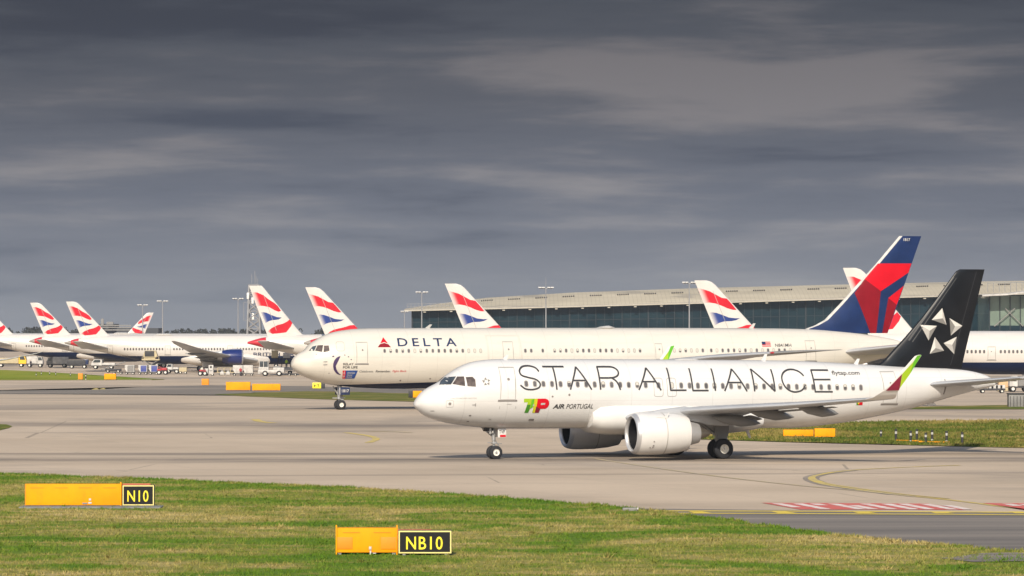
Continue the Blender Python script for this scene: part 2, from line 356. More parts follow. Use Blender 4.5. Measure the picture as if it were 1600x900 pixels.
def lathe(bm, prof, c=(0, 0, 0), n=40, mi=0, closed=False):
    """revolve (x, r) about the x axis"""
    rings = []
    for x, r in prof:
        rings.append([bm.verts.new((c[0] + x, c[1] + r * math.cos(2 * math.pi * i / n), c[2] + r * math.sin(2 * math.pi * i / n))) for i in range(n)])
    for A, B in zip(rings, rings[1:]):
        for i in range(n):
            f = bm.faces.new((A[i], A[(i + 1) % n], B[(i + 1) % n], B[i])); f.material_index = mi
    return rings
def loft(bm, rings, mi=0, cap=True):
    V = [[bm.verts.new(p) for p in r] for r in rings]
    n = len(V[0])
    for A, B in zip(V, V[1:]):
        for i in range(n):
            f = bm.faces.new((A[i], A[(i + 1) % n], B[(i + 1) % n], B[i])); f.material_index = mi
    if cap:
        for r in (V[0], V[-1]):
            try: bm.faces.new(r).material_index = mi
            except ValueError: pass
    bmesh.ops.recalc_face_normals(bm, faces=bm.faces)

def pchip(pts):
    X = np.array([p[0] for p in pts], float); Y = np.array([p[1] for p in pts], float)
    h = np.diff(X); d = np.diff(Y) / h; m = np.zeros(len(X))
    m[0], m[-1] = d[0], d[-1]
    for i in range(1, len(X) - 1):
        if d[i - 1] * d[i] > 0:
            w1, w2 = 2 * h[i] + h[i - 1], h[i] + 2 * h[i - 1]; m[i] = (w1 + w2) / (w1 / d[i - 1] + w2 / d[i])
    def f(x):
        x = min(max(x, X[0]), X[-1]); i = min(int(np.searchsorted(X, x, 'right')) - 1, len(X) - 2); i = max(i, 0)
        t = (x - X[i]) / h[i]
        return float((2*t**3-3*t**2+1)*Y[i] + (t**3-2*t**2+t)*h[i]*m[i] + (-2*t**3+3*t**2)*Y[i+1] + (t**3-t**2)*h[i]*m[i+1])
    return f

class Hull:
    def __init__(s, top, bot, wid, L):
        s.T, s.B, s.W, s.L = pchip(top), pchip(bot), pchip(wid), L
    def zc(s, x): return (s.T(x) + s.B(x)) / 2
    def rz(s, x): return max((s.T(x) - s.B(x)) / 2, 1e-3)
    def on(s, x, z, side, off=0.0):
        zc, rz, w = s.zc(x), s.rz(x), s.W(x)
        q_ = max(-0.999, min(0.999, (z - zc) / rz)); c = math.sqrt(1 - q_ * q_)
        return Vector((x, side * (w * c + off * c), zc + rz * q_ + off * q_))
    def mesh(s, n=72):
        bm = bmesh.new()
        xs = [0.004, 0.02, 0.05, 0.09, 0.15, 0.22, 0.32, 0.45, 0.6, 0.78, 1.0, 1.2, 1.4, 1.6, 1.8, 2.0, 2.25, 2.5, 2.8, 3.1, 3.5, 3.9, 4.4, 5.0, 5.6, 6.4]
        x = 7.2
        while x < s.L * 0.58: xs.append(x); x += 1.0
        xs += list(np.linspace(x, s.L - 0.25, 40)) + [s.L - 0.12, s.L - 0.04, s.L]
        rings = [[(x, s.W(x) * math.cos(2 * math.pi * i / n), s.zc(x) + s.rz(x) * math.sin(2 * math.pi * i / n)) for i in range(n)] for x in xs]
        loft(bm, rings); return bm

def grid_cut(bm, dx=0.0, dz=0.15):
    if not bm.verts: return
    for ax, st in ((0, dx), (2, dz)):
        if st <= 0: continue
        vs = [v.co[ax] for v in bm.verts]; k = math.ceil(min(vs) / st) * st
        while k < max(vs):
            co = [0, 0, 0]; co[ax] = k; no = [0, 0, 0]; no[ax] = 1
            bmesh.ops.bisect_plane(bm, geom=list(bm.verts) + list(bm.edges) + list(bm.faces), plane_co=co, plane_no=no, dist=1e-5); k += st
def poly_bm(polys, mi=0, bm=None):
    bm = bm or bmesh.new()
    for p in polys:
        f = bm.faces.new([bm.verts.new((x, 0, z)) for x, z in p]); f.material_index = mi
    bmesh.ops.triangulate(bm, faces=bm.faces[:], ngon_method='EAR_CLIP')
    return bm
def stroke_bm(paths, wd, bm=None, mi=0):
    """ribbons of width wd along paths in (x, z)"""
    bm = bm or bmesh.new()
    for p in paths:
        P = [Vector((a, 0, b)) for a, b in p]
        if len(P) > 2:                                   # smooth by Catmull-Rom unless flagged by repeated points
            Q = []
            for i in range(len(P) - 1):
                a, b, c, d = P[max(i - 1, 0)], P[i], P[i + 1], P[min(i + 2, len(P) - 1)]
                for k in range(6):
                    t = k / 6; Q.append(0.5 * ((2*b) + (-a + c)*t + (2*a - 5*b + 4*c - d)*t*t + (-a + 3*b - 3*c + d)*t**3))
            P = Q + [P[-1]]
        L, Rr = [], []
        for i, c in enumerate(P):
            d = (P[min(i + 1, len(P) - 1)] - P[max(i - 1, 0)])
            if d.length < 1e-6: d = Vector((1, 0, 0))
            d.normalize(); nrm = Vector((-d.z, 0, d.x)) * wd / 2
            L.append(bm.verts.new(c + nrm)); Rr.append(bm.verts.new(c - nrm))
        for i in range(len(P) - 1):
            f = bm.faces.new((L[i], L[i + 1], Rr[i + 1], Rr[i])); f.material_index = mi
    return bm
def text_bm(body, x0, x1, z0, z1, bold=0.0, shear=0.0, spacing=1.0):
    cu = bpy.data.curves.new('t', 'FONT'); cu.body = body; cu.size = 1; cu.offset = bold; cu.shear = shear; cu.space_character = spacing
    cu.resolution_u = 3
    o = bpy.data.objects.new('t', cu); C.objects.link(o)
    dg = bpy.context.evaluated_depsgraph_get(); dg.update()
    me = bpy.data.meshes.new_from_object(o.evaluated_get(dg))
    bm = bmesh.new(); bm.from_mesh(me)
    bpy.data.objects.remove(o); bpy.data.curves.remove(cu); bpy.data.meshes.remove(me)
    xs = [v.co.x for v in bm.verts]; ys = [v.co.y for v in bm.verts]
    a, b, c, d = min(xs), max(xs), min(ys), max(ys)
    for v in bm.verts: v.co = Vector((x0 + (v.co.x - a) / (b - a) * (x1 - x0), 0, z0 + (v.co.y - c) / (d - c) * (z1 - z0)))
    for f in bm.faces: f.material_index = 0
    return bm
def wrap(bm, hull, side, off=0.012, dx=0.0, dz=0.15, clip=True):
    grid_cut(bm, dx, dz)
    for v in bm.verts: v.co = hull.on(v.co.x, v.co.z, side, off)
    bmesh.ops.recalc_face_normals(bm, faces=bm.faces)
    for f in bm.faces:                                    # face outwards
        if f.normal.y * side < 0: f.normal_flip()
    return bm
def round_rect(cx, cz, wx, wz, r, n=4):
    p = []
    for sx_, sz_, a0 in ((1, 1, 0), (-1, 1, 90), (-1, -1, 180), (1, -1, 270)):
        for k in range(n + 1):
            a = R(a0 + 90 * k / n); p.append((cx + sx_ * (wx / 2 - r) + r * math.cos(a), cz + sz_ * (wz / 2 - r) + r * math.sin(a)))
    return p
def ring_bm(outer, inner, mi=0, bm=None):
    bm = bm or bmesh.new()
    a = [bm.verts.new((x, 0, z)) for x, z in outer]; b = [bm.verts.new((x, 0, z)) for x, z in inner]
    n = len(a)
    for i in range(n):
        f = bm.faces.new((a[i], a[(i + 1) % n], b[(i + 1) % n], b[i])); f.material_index = mi
    return bm

class Fin:
    """a vertical fin whose outline is (x, z); thickness follows the chord"""
    def __init__(s, le, te, tc=0.10):
        s.le, s.te, s.tc = sorted(le, key=lambda p: p[1]), sorted(te, key=lambda p: p[1]), tc
        s.z0, s.z1 = s.le[0][1], s.le[-1][1]
    def L(s, z): return float(np.interp(z, [p[1] for p in s.le], [p[0] for p in s.le]))
    def E(s, z): return float(np.interp(z, [p[1] for p in s.te], [p[0] for p in s.te]))
    def half(s, x, z):
        a, b = s.L(z), s.E(z); c = max(b - a, 0.05); u = max(0.0, min(1.0, (x - a) / c))
        cc = min(c, (s.E(s.z0 + 0.45 * (s.z1 - s.z0)) - s.L(s.z0 + 0.45 * (s.z1 - s.z0))) * 1.4)
        return 5 * s.tc * cc * (0.2969 * math.sqrt(u) - 0.126 * u - 0.3516 * u * u + 0.2843 * u ** 3 - 0.1015 * u ** 4) + 0.004
    def mesh(s, n=14, m=40, stripe=0.0):
        bm = bmesh.new(); rings = []
        for k in range(m + 1):
            z = s.z0 + (s.z1 - s.z0) * k / m; a, b = s.L(z), s.E(z)
            us = [0.5 - 0.5 * math.cos(math.pi * i / n) for i in range(n + 1)]
            if stripe: us = [0, .3 * stripe / (b - a), stripe / (b - a)] + [u for u in us if u > 1.4 * stripe / (b - a)][-(n - 5):]
            up = [(a + (b - a) * u, s.half(a + (b - a) * u, z) if 0 < u else 0.0, z) for u in us]
            lo = [(x, -y, zz) for x, y, zz in up[1:][::-1]]
            rings.append(up + lo)
        loft(bm, rings)
        if stripe:
            for f in bm.faces:
                c = f.calc_center_median()
                if c.x - s.L(c.z) < stripe * .8: f.material_index = 1
        return bm
    def decal(s, polys, side, off=0.012, mi=0, bm=None):
        b2 = poly_bm(polys, mi); grid_cut(b2, 0.35, 0.35)
        for v in b2.verts:
            z = min(max(v.co.z, s.z0), s.z1); x = min(max(v.co.x, s.L(z) + 0.01), s.E(z) - 0.01)
            v.co = Vector((x, side * (s.half(x, z) + off), z))
        bmesh.ops.recalc_face_normals(b2, faces=b2.faces)
        for f in b2.faces:
            if f.normal.y * side < 0: f.normal_flip()
        return b2
def merge(a, b):
    me = bpy.data.meshes.new('m'); b.to_mesh(me); b.free(); a.from_mesh(me); bpy.data.meshes.remove(me); return a

def wing_bm(secs, side, n=12, tc=0.12):
    """secs: (y, x_le, chord, z_le, twist_deg, cant_deg)"""
    bm = bmesh.new(); rings = []
    us = [0.5 - 0.5 * math.cos(math.pi * i / n) for i in range(n + 1)]
    for (y, xl, c, zl, tw, cant, tk) in secs:
        pts = []
        def pt(u, h):
            x = u * c; z = h * c; a = R(tw); x2 = x * math.cos(a) + z * math.sin(a); z2 = -x * math.sin(a) + z * math.cos(a)
            ca = R(cant); return (xl + x2, side * (y - z2 * math.sin(ca)), zl + z2 * math.cos(ca))
        th = lambda u: 5 * tk * (0.2969 * math.sqrt(u) - 0.126 * u - 0.3516 * u * u + 0.2843 * u ** 3 - 0.1036 * u ** 4)
        cam_ = lambda u: 0.02 * math.sin(math.pi * u)
        up = [pt(u, cam_(u) + th(u)) for u in us]; lo = [pt(u, cam_(u) - th(u)) for u in us[1:-1][::-1]]
        rings.append(up + lo)
    loft(bm, rings); return bm

def wheel(name, c, r, wdt, parent, hub=0.5):
    bm = bmesh.new()
    prof = [(-.5, hub), (-.5, .86), (-.40, .96), (-.22, 1.0), (.22, 1.0), (.40, .96), (.5, .86), (.5, hub)]
    n = 32
    def lat(pr, mi):
        rings = [[bm.verts.new((c[0] + rr * r * math.cos(2*math.pi*i/n), c[1] + a * wdt, c[2] + rr * r * math.sin(2*math.pi*i/n))) for i in range(n)] for a, rr in pr]
        for A, B in zip(rings, rings[1:]):
            for i in range(n):
                f = bm.faces.new((A[i], A[(i+1) % n], B[(i+1) % n], B[i])); f.material_index = mi
        return rings
    lat(prof, 0)
    for sg in (-1, 1):
        rr = lat([(sg * .5, hub), (sg * .47, hub * .92), (sg * .33, hub * .84), (sg * .30, hub * .5), (sg * .42, hub * .4), (sg * .42, hub * .16)], 1)
        f = bm.faces.new(rr[-1]); f.material_index = 2
    bmesh.ops.recalc_face_normals(bm, faces=bm.faces)
    return obj(name, bm, ['tyre', 'rim', 'steel'], parent)

def window_part(hull, x, z, side, parent, wx=0.27, wz=0.40, blind=False, off=0.012):
    o_ = round_rect(x, z, wx, wz, wx * 0.46); i_ = round_rect(x, z, wx * 0.70, wz * 0.76, wx * 0.32)
    bm = ring_bm(o_, i_, 0)
    f = bm.faces.new([bm.verts.new((a, 0, b)) for a, b in i_]); f.material_index = 2 if blind else 1
    if not blind and random.random() < 0.35:
        zt = z + wz * 0.38; zb = z + wz * random.uniform(-.1, .2)
        f = bm.faces.new([bm.verts.new((a, 0, b)) for a, b in ((x - wx*.33, zb), (x + wx*.33, zb), (x + wx*.24, zt), (x - wx*.24, zt))]); f.material_index = 2
        for vv in f.verts: vv.co.y = 0.01
    grid_cut(bm, 0, 0.1)
    for v in bm.verts: v.co = hull.on(v.co.x, v.co.z, side, off + (0.006 if v.co.y else 0))
    bmesh.ops.recalc_face_normals(bm, faces=bm.faces)
    return obj('window', bm, ['win_ring', 'win', 'blind'], parent, smooth=False)
def outline_part(name, hull, quad, side, parent, wd=0.05, mat_='seam', sill=True, inset=None):
    """door: a seam round a slightly proud panel"""
    P = [Vector((a, 0, b)) for a, b in quad]; c = sum(P, Vector()) / len(P)
    dens = []
    for i in range(len(P)):
        a, b = P[i], P[(i + 1) % len(P)]
        for k in range(6): dens.append(a.lerp(b, k / 6))
    inn = [(p + (c - p).normalized() * wd * 1.3) for p in dens]
    bm = ring_bm([(p.x, p.z) for p in dens], [(p.x, p.z) for p in inn], 0)
    if sill:
        a, b = P[2], P[3]
        x0, x1 = sorted((a.x, b.x)); zb = (a.z + b.z) / 2
        f = bm.faces.new([bm.verts.new((xx, 0, zz)) for xx, zz in ((x0 - .12, zb - .08), (x1 + .12, zb - .08), (x1 + .12, zb + .03), (x0 - .12, zb + .03))]); f.material_index = 1
    f = bm.faces.new([bm.verts.new((xx, 0, zz)) for xx, zz in round_rect(c.x + 0.05, c.z + (P[0].z - P[2].z) * 0.13, .16, .16, .07)]); f.material_index = 1
    wrap(bm, hull, side, 0.014, 0, 0.12)
    return obj(name, bm, [mat_, 'seal'], parent, smooth=False)
def lettering(bm, hull, side, parent, mat_, off=0.016, name='lettering', dx=0.0):
    wrap(bm, hull, side, off, dx, 0.12); return obj(name, bm, mat_, parent, smooth=False)
def nacelle(parent, c, r, ln, mats, name='engine', lip_r=0.82, nac_off=0.0):
    """engine with lip, fan and nozzle; x aft from the lip plane"""
    bm = bmesh.new()
    x1 = ln * 0.07
    lathe(bm, [(x1, r*.955), (ln*.16, r*.995), (ln*.32, r), (ln*.55, r*.985), (ln*.8, r*.92), (ln, r*.81), (ln, r*.77), (ln*.8, r*.80)], c, 48)
    lathe(bm, [(x1, r*.955), (x1, r*.76)], c, 48)
    lathe(bm, [(ln*.05, r*.75), (ln*.12, r*.73), (ln*.33, r*.74)], c, 48, 1)
    bmesh.ops.recalc_face_normals(bm, faces=bm.faces)
    e = obj(name, bm, [mats[0], 'black'], parent)
    bm = bmesh.new()
    lathe(bm, [(x1, r*.955), (ln*.03, r*.91), (ln*.008, r*.865), (0, r*lip_r), (ln*.01, r*.785), (ln*.035, r*.755), (ln*.06, r*.747)], c, 48)
    obj('inlet_lip', bm, 'lip', e)
    bm = bmesh.new()
    nb = 18
    for i in range(nb):
        a = 2*math.pi*i/nb; b = a + 2*math.pi/nb*0.8
        p = [(ln*.27, .2, a), (ln*.27, .74, a + .25), (ln*.30, .74, b + .25), (ln*.30, .2, b)]
        f = bm.faces.new([bm.verts.new((c[0]+x, c[1]+rr*r*math.cos(t), c[2]+rr*r*math.sin(t))) for x, rr, t in p]); f.material_index = 0
    rr_ = lathe(bm, [(ln*.31, r*.745), (ln*.31, 0.02)], c, 36, 1)
    lathe(bm, [(ln*.12, 0.01), (ln*.16, r*.10), (ln*.28, r*.24), (ln*.31, r*.25)], c, 24, 2)
    obj('fan', bm, ['black', 'black', 'v_dark'], e)
    bm = bmesh.new()
    lathe(bm, [(ln*.82, r*.62), (ln*1.0, r*.61), (ln*1.22, r*.46), (ln*1.22, r*.42), (ln*1.1, r*.4)], c, 40, 0)
    lathe(bm, [(ln*1.05, r*.36), (ln*1.22, r*.33), (ln*1.40, r*.16), (ln*1.46, r*.03)], c, 32, 1)
    obj('exhaust_nozzle', bm, ['lip', 'titan'], e)
    return e
def ellip_loft(secs, n=28, p=2.0):
    """secs: (x, yc, zc, ry, rz)"""
    bm = bmesh.new(); rings = []
    for x, yc, zc, ry, rz in secs:
        r = []
        for i in range(n):
            a = 2*math.pi*i/n; ca, sa = math.cos(a), math.sin(a)
            r.append((x, yc + ry * math.copysign(abs(ca) ** (2/p), ca), zc + rz * math.copysign(abs(sa) ** (2/p), sa)))
        rings.append(r)
    loft(bm, rings); return bm

# ------------------------------------------------------------------ ground sheets
def ribbon_cut(bm):
    for yb in PX[1:-1]:
        bmesh.ops.bisect_plane(bm, geom=list(bm.verts)+list(bm.edges)+list(bm.faces), plane_co=(0, yb, 0), plane_no=(0, 1, 0), dist=1e-5)
def sheet(name, polys, mat_, lift, kind='structure', label=None):
    bm = bmesh.new()
    for p in polys:
        bm.faces.new([bm.verts.new((x, y, 0)) for x, y in p])
    bmesh.ops.triangulate(bm, faces=bm.faces[:], ngon_method='EAR_CLIP')
    ribbon_cut(bm)
    for v in bm.verts: v.co.z = zg(v.co.y) + lift
    bmesh.ops.recalc_face_normals(bm, faces=bm.faces)
    for f in bm.faces:
        if f.normal.z < 0: f.normal_flip()
    o = obj(name, bm, mat_, None, smooth=False)
    o['kind'] = kind
    return o
def gp(pts): return [G(*p) for p in pts]
def jag(pts, amp, step):
    """roughen an edge given in world points"""
    out_ = []
    for (x0, y0), (x1, y1) in zip(pts, pts[1:]):
        n = max(1, int(math.hypot(x1-x0, y1-y0) / step))
        for k in range(n):
            t = k/n; out_.append((x0+(x1-x0)*t + random.uniform(-amp, amp)*.5, y0+(y1-y0)*t + random.uniform(-amp, amp)))
    return out_ + [pts[-1]]

sheet('ground', [[(-3000, -200), (3000, -200), (3000, 4600), (-3000, 4600)]], 'concrete', 0.0)
edge = [(-60, 215)] + gp([(0, 741), (200, 748), (400, 757), (520, 762), (640, 768), (800, 780), (960, 793), (1100, 809), (1200, 823), (1300, 837), (1400, 847), (1500, 856), (1600, 863)]) + [(26, 128), (60, 118)]
edge_j = jag(edge, 0.5, 1.0)
FG = edge_j + [(60, -100), (-60, -100)]
sheet('grass_verge', [FG], 'grass', 0.03)
shoulder = gp([(930, 789), (1010, 795), (1200, 797), (1400, 799), (1700, 801)]) + [(60, 161), (60, 116)] + [G(1640, 868), G(1500, 860), G(1300, 841), G(1100, 813), G(960, 797)]
sheet('asphalt_shoulder', [shoulder], 'asphalt', 0.012)
sheet('asphalt_strip', [jag(gp([(1470, 874), (1540, 866), (1700, 864)]), .12, 1) + jag(gp([(1700, 884), (1600, 879), (1520, 880)]), .12, 1)], 'asphalt', 0.05)
ISL_R = gp([(960, 679), (1130, 688), (1300, 692.5), (1600, 700), (1750, 703)]) + gp([(1750, 655), (1600, 657), (1400, 659), (1200, 664), (1050, 671)])
sheet('infield_grass', [jag(ISL_R + ISL_R[:1], 0.8, 2)[:-1]], 'grass2', 0.03)
ISL_C = gp([(335, 616.5), (400, 620), (520, 624.5), (655, 628), (900, 632)]) + gp([(900, 621), (655, 615), (560, 612.5), (480, 611.5), (400, 613.5)])
sheet('infield_grass', [jag(ISL_C + ISL_C[:1], 1.0, 4)[:-1]], 'grass2', 0.03)
ISL_L = gp([(-80, 594), (0, 594), (150, 594), (252, 592.8), (200, 589.5), (130, 585.5), (60, 580.5), (0, 578), (-80, 576)])
sheet('infield_grass', [jag(ISL_L + ISL_L[:1], 1.0, 6)[:-1]], 'grass_lime', 0.03)
sheet('infield_grass', [gp([(-60, 673), (0, 672.5), (14, 669), (19, 666.5), (10, 663.5), (-60, 661)])], 'grass2', 0.03)
sheet('infield_grass', [gp([(1400, 639.5), (1750, 640), (1750, 632), (1550, 633.5), (1430, 636)])], 'grass2', 0.03)
sheet('infield_grass', [gp([(-60, 588.5)] * 0 + [(238, 594), (258, 593.4), (254, 592.3), (236, 592.6)])], 'grass2', 0.03)
sheet('dark_asphalt', [gp([(-60, 615), (120, 615.5), (300, 616), (420, 618), (560, 618), (800, 622), (800, 612), (600, 607), (480, 603.5), (330, 602), (230, 604), (150, 609), (-60, 611)])], 'asphalt_pale', 0.015)

def line(name, pts, wd, mat_, lift, smooth=6):
    P = [Vector((*p, 0)) for p in pts]; Q = []
    for i in range(len(P) - 1):
        a, b, c, d = P[max(i-1, 0)], P[i], P[i+1], P[min(i+2, len(P)-1)]
        for k in range(smooth):
            t = k/smooth; Q.append(0.5*((2*b)+(-a+c)*t+(2*a-5*b+4*c-d)*t*t+(-a+3*b-3*c+d)*t**3))
    Q.append(P[-1]); L_, R_ = [], []
    for i, c in enumerate(Q):
        d = (Q[min(i+1, len(Q)-1)] - Q[max(i-1, 0)]).normalized(); n_ = Vector((-d.y, d.x, 0)) * wd/2
        L_.append(c+n_); R_.append(c-n_)
    return [[(L_[i].x, L_[i].y), (L_[i+1].x, L_[i+1].y), (R_[i+1].x, R_[i+1].y), (R_[i].x, R_[i].y)] for i in range(len(Q)-1)]
cA = gp([(1500, 727), (1400, 731), (1330, 735), (1285, 741), (1267, 747.5), (1285, 756), (1330, 763.5), (1400, 773), (1480, 781), (1560, 791), (1620, 799)])
cB = gp([(930, 717), (1050, 735), (1150, 748), (1250, 759), (1340, 767), (1430, 776.5)])
cC = gp([(540, 676), (575, 681), (588, 686), (575, 692), (540, 697)])
sheet('taxi_line_edging', line('e', cA[2:8], .85, '', 0), 'line_dark', 0.008)
sheet('taxi_line', line('a', cA, 0.32, '', 0), 'line_y', 0.016)
sheet('taxi_line', line('a2', [(x + .2, y + 1.0) for x, y in cA[3:9]], 0.2, '', 0), 'line_y', 0.017)
sheet('taxi_line', line('b', cB, 0.26, '', 0), 'line_faint', 0.018)
sheet('taxi_line', line('c', cC[:4], 0.5, '', 0), 'line_y', 0.016)
sheet('taxi_line', line('c2', gp([(572, 674.5), (610, 674.5), (642, 676)]), 0.6, '', 0), 'line_faint', 0.02)
sheet('taxi_line', line('d', gp([(398, 655), (408, 659), (428, 661)]), 0.7, '', 0), 'line_y', 0.016)
sheet('taxi_line', line('d', gp([(148, 609), (156, 606.5), (160, 608.5)]), 1.1, '', 0), 'line_y', 0.022)
hl = [G(995, 798.6), G(1300, 799.6), G(1680, 801.4)]; hl2 = [G(1010, 802.2), G(1300, 803.4), G(1680, 805.4)]
sheet('holding_line', line('h', hl, 0.75, '', 0), 'line_y2', 0.02)
sheet('holding_line', line('h2', hl2, 0.6, '', 0), 'line_y2', 0.02)
dash = []
for px in (1075, 1205, 1330, 1450, 1575):
    dash.append([G(px, 799.9), G(px+22, 799.9), G(px+42, 802.8), G(px+12, 802.8)])
sheet('holding_dashes', dash, 'line_y2', 0.022)
sheet('red_ground_marking', [gp([(1190, 786), (1450, 787.3), (1510, 797), (1250, 796.5)]), gp([(1535, 786.5), (1720, 787), (1720, 798.5), (1600, 797.5)])], 'line_red', 0.016)
wl = []
for px, a, b in ((1205, 787, 793), (1236, 787.4, 796), (1262, 787.5, 790), (1290, 787.6, 796), (1310, 790, 796), (1340, 787.6, 796), (1372, 787.8, 796.3), (1398, 787.8, 796.3), (1432, 788, 796.5), (1455, 790, 796.6), (1562, 787.6, 791), (1585, 788, 796), (1612, 788, 797)):
    sh = 5.2
    wl.append([G(px + (a-787)*sh, a), G(px + 16 + (a-787)*sh, a), G(px + 16 + (b-787)*sh, b), G(px + (b-787)*sh, b)])
sheet('white_ground_letters', wl, 'line_w', 0.021)

def blades(name, poly, count, hmin, hmax, wmin, mat_, parts=5, lean=0.5):
    """a stand of grass tufts rooted inside a ground polygon"""
    P = np.array(poly); xs, ys = P[:, 0], P[:, 1]
    pts = []
    while len(pts) < count:
        k = count * 2
        X = rng.uniform(max(xs.min(), -45), min(xs.max(), 75), k); Y = rng.uniform(max(ys.min(), 108), ys.max(), k)
        ins = np.zeros(k, bool); j = len(P) - 1
        for i in range(len(P)):
            with np.errstate(divide='ignore', invalid='ignore'):
                c = ((ys[i] > Y) != (ys[j] > Y)) & (X < (xs[j]-xs[i])*(Y-ys[i])/(ys[j]-ys[i]) + xs[i])
            ins ^= c; j = i
        ok = ins & (np.abs(X) < Y*0.15 + 4)
        pts += list(zip(X[ok], Y[ok]))
    pts = np.array(pts[:count]); N = count*parts
    base_ = np.repeat(pts, parts, 0) + rng.normal(0, .05, (N, 2))
    z = np.interp(base_[:, 1], PX, PZ) + 0.02
    hgt = rng.uniform(hmin, hmax, N) * np.repeat(rng.uniform(.5, 1.3, count), parts)
    a = rng.uniform(0, 2*np.pi, N); wd = rng.uniform(wmin, wmin*2, N)
    dx, dy = np.cos(a)*wd, np.sin(a)*wd
    tx = base_[:, 0] + rng.normal(0, lean, N)*hgt; ty = base_[:, 1] + rng.normal(0, lean, N)*hgt
    V = np.empty((N, 3, 3))
    V[:, 0] = np.c_[base_[:, 0]-dx, base_[:, 1]-dy, z]; V[:, 1] = np.c_[base_[:, 0]+dx, base_[:, 1]+dy, z]; V[:, 2] = np.c_[tx, ty, z+hgt]
    me = bpy.data.meshes.new(name); me.vertices.add(N*3); me.vertices.foreach_set('co', V.ravel().astype(np.float32))
    me.loops.add(N*3); me.loops.foreach_set('vertex_index', np.arange(N*3, dtype=np.int32))
    me.polygons.add(N); me.polygons.foreach_set('loop_start', np.arange(0, N*3, 3, dtype=np.int32)); me.polygons.foreach_set('loop_total', np.full(N, 3, np.int32))
    me.update(); me.validate(); me.materials.append(M[mat_])
    o = link(bpy.data.objects.new(name, me)); stuff(o); return o
tag(blades('grass_tufts', FG, 42000, .05, .13, .012, 'grass'), 'rough green and straw coloured grass on the near verge', 'grass')
tag(blades('grass_tufts', edge_j + [(p[0], p[1] - 0.9) for p in edge_j[::-1]], 2600, .06, .16, .018, 'grass'), 'taller ragged grass along the taxiway edge', 'grass')
tag(blades('weed_clumps', FG, 200, .08, .20, .02, 'grass', 22, .8), 'scattered darker weed clumps standing in the near verge', 'weeds')
tag(blades('grass_tufts', ISL_R, 14000, .08, .22, .03, 'grass2'), 'grass on the infield behind the white jet', 'grass')
# ------------------------------------------------------------------ terminal
def facade_glass(t, p):
    g = t.new('ShaderNodeTexCoord').outputs['Object']
    n = t.noise(t.scale(g, (0.15, 0.15, 0.3)), 1.0, 3)
    t.put(p.inputs['Base Color'], t.ramp(n, [(0.3, (0.006, 0.018, 0.026)), (0.7, (0.013, 0.032, 0.042))]))
    p.inputs['Roughness'].default_value = 0.03; p.inputs['IOR'].default_value = 1.55
    p.inputs['Coat Weight'].default_value = 0.0
M['t_glass'] = material('dark curtain wall glass', facade_glass)
M['t_glass_pale'] = plain('pale green curtain glass', (0.22, 0.29, 0.235), 0.06, coat=0.7, var=0.2, vscale=0.1)
M['t_frame'] = plain('curtain wall mullion', (0.03, 0.04, 0.05), 0.4, 0.4, var=0.1)
def roof_sheet(t, p):
    g = t.new('ShaderNodeTexCoord').outputs['Object']; x, y, z = t.sep(g)
    n = t.noise(t.scale(g, (0.05, 0.12, 0.4)), 1.0, 5, 0.6)
    c = t.ramp(n, [(0.3, (0.44, 0.385, 0.285)), (0.55, (0.54, 0.475, 0.355)), (0.75, (0.60, 0.53, 0.40))])
    f = t.math('FRACT', t.math('DIVIDE', x, 1.1)); c = t.mix(t.math('MULTIPLY', t.math('LESS_THAN', f, 0.10), 0.35), c, (0.2, 0.17, 0.13, 1))
    pan = t.noise(t.scale(g, (0.055, 0.03, 0.9), loc=(2, 0, 5)), 1.0, 2); c = t.mix(t.rng(pan, 0.60, 0.64, 0, 0.45), c, (0.24, 0.215, 0.19, 1))
    t.put(p.inputs['Base Color'], c); p.inputs['Roughness'].default_value = 0.5
M['t_roof'] = material('standing seam roof', roof_sheet)
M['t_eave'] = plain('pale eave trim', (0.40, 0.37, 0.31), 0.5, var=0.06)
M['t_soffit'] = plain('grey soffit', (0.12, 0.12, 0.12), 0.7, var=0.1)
TY = 1010.0; TS = F / TY
def tx(px): return (px - 800) / TS
def tz(py): return H + (HOR - py) / TS
EAVE = [(632, 484), (760, 481), (900, 477.5), (1100, 472), (1300, 466), (1500, 460.5), (1700, 455)]
RIDGE = [(632, 481), (690, 472), (760, 463.5), (900, 455), (1100, 448), (1300, 443), (1540, 437.5), (1700, 435)]
ev = lambda px: float(np.interp(px, [a for a, b in EAVE], [b for a, b in EAVE])); rv = lambda px: float(np.interp(px, [a for a, b in RIDGE], [b for a, b in RIDGE]))
term = thing('terminal_building', 'long glass walled terminal under a curved beige metal roof', 'terminal', (0, TY, zg(TY)))
Zt = zg(TY)
pxs = list(range(644, 1720, 41))
bm = bmesh.new()                                         # glazed wall, eave to ground
top = [bm.verts.new((tx(p), 0, tz(ev(p) + 2.0) - Zt)) for p in pxs]; bot = [bm.verts.new((tx(p), 0, 0)) for p in pxs]
for i in range(len(pxs)-1): bm.faces.new((top[i], bot[i], bot[i+1], top[i+1]))
for v in (top[0], bot[0]): pass
b0 = bm.verts.new((tx(pxs[0]), 60, top[0].co.z)); b1 = bm.verts.new((tx(pxs[0]), 60, 0)); bm.faces.new((top[0], b0, b1, bot[0]))
obj('glass_wall', bm, 't_glass', term, smooth=False)
for i, p in enumerate(pxs):
    bm = bmesh.new(); z1 = tz(ev(p) + 2.2) - Zt
    box(bm, (tx(p), -.12, z1/2), (.34 if i % 3 == 0 else .2, .3, z1)); obj('mullion', bm, 't_frame', term, smooth=False)
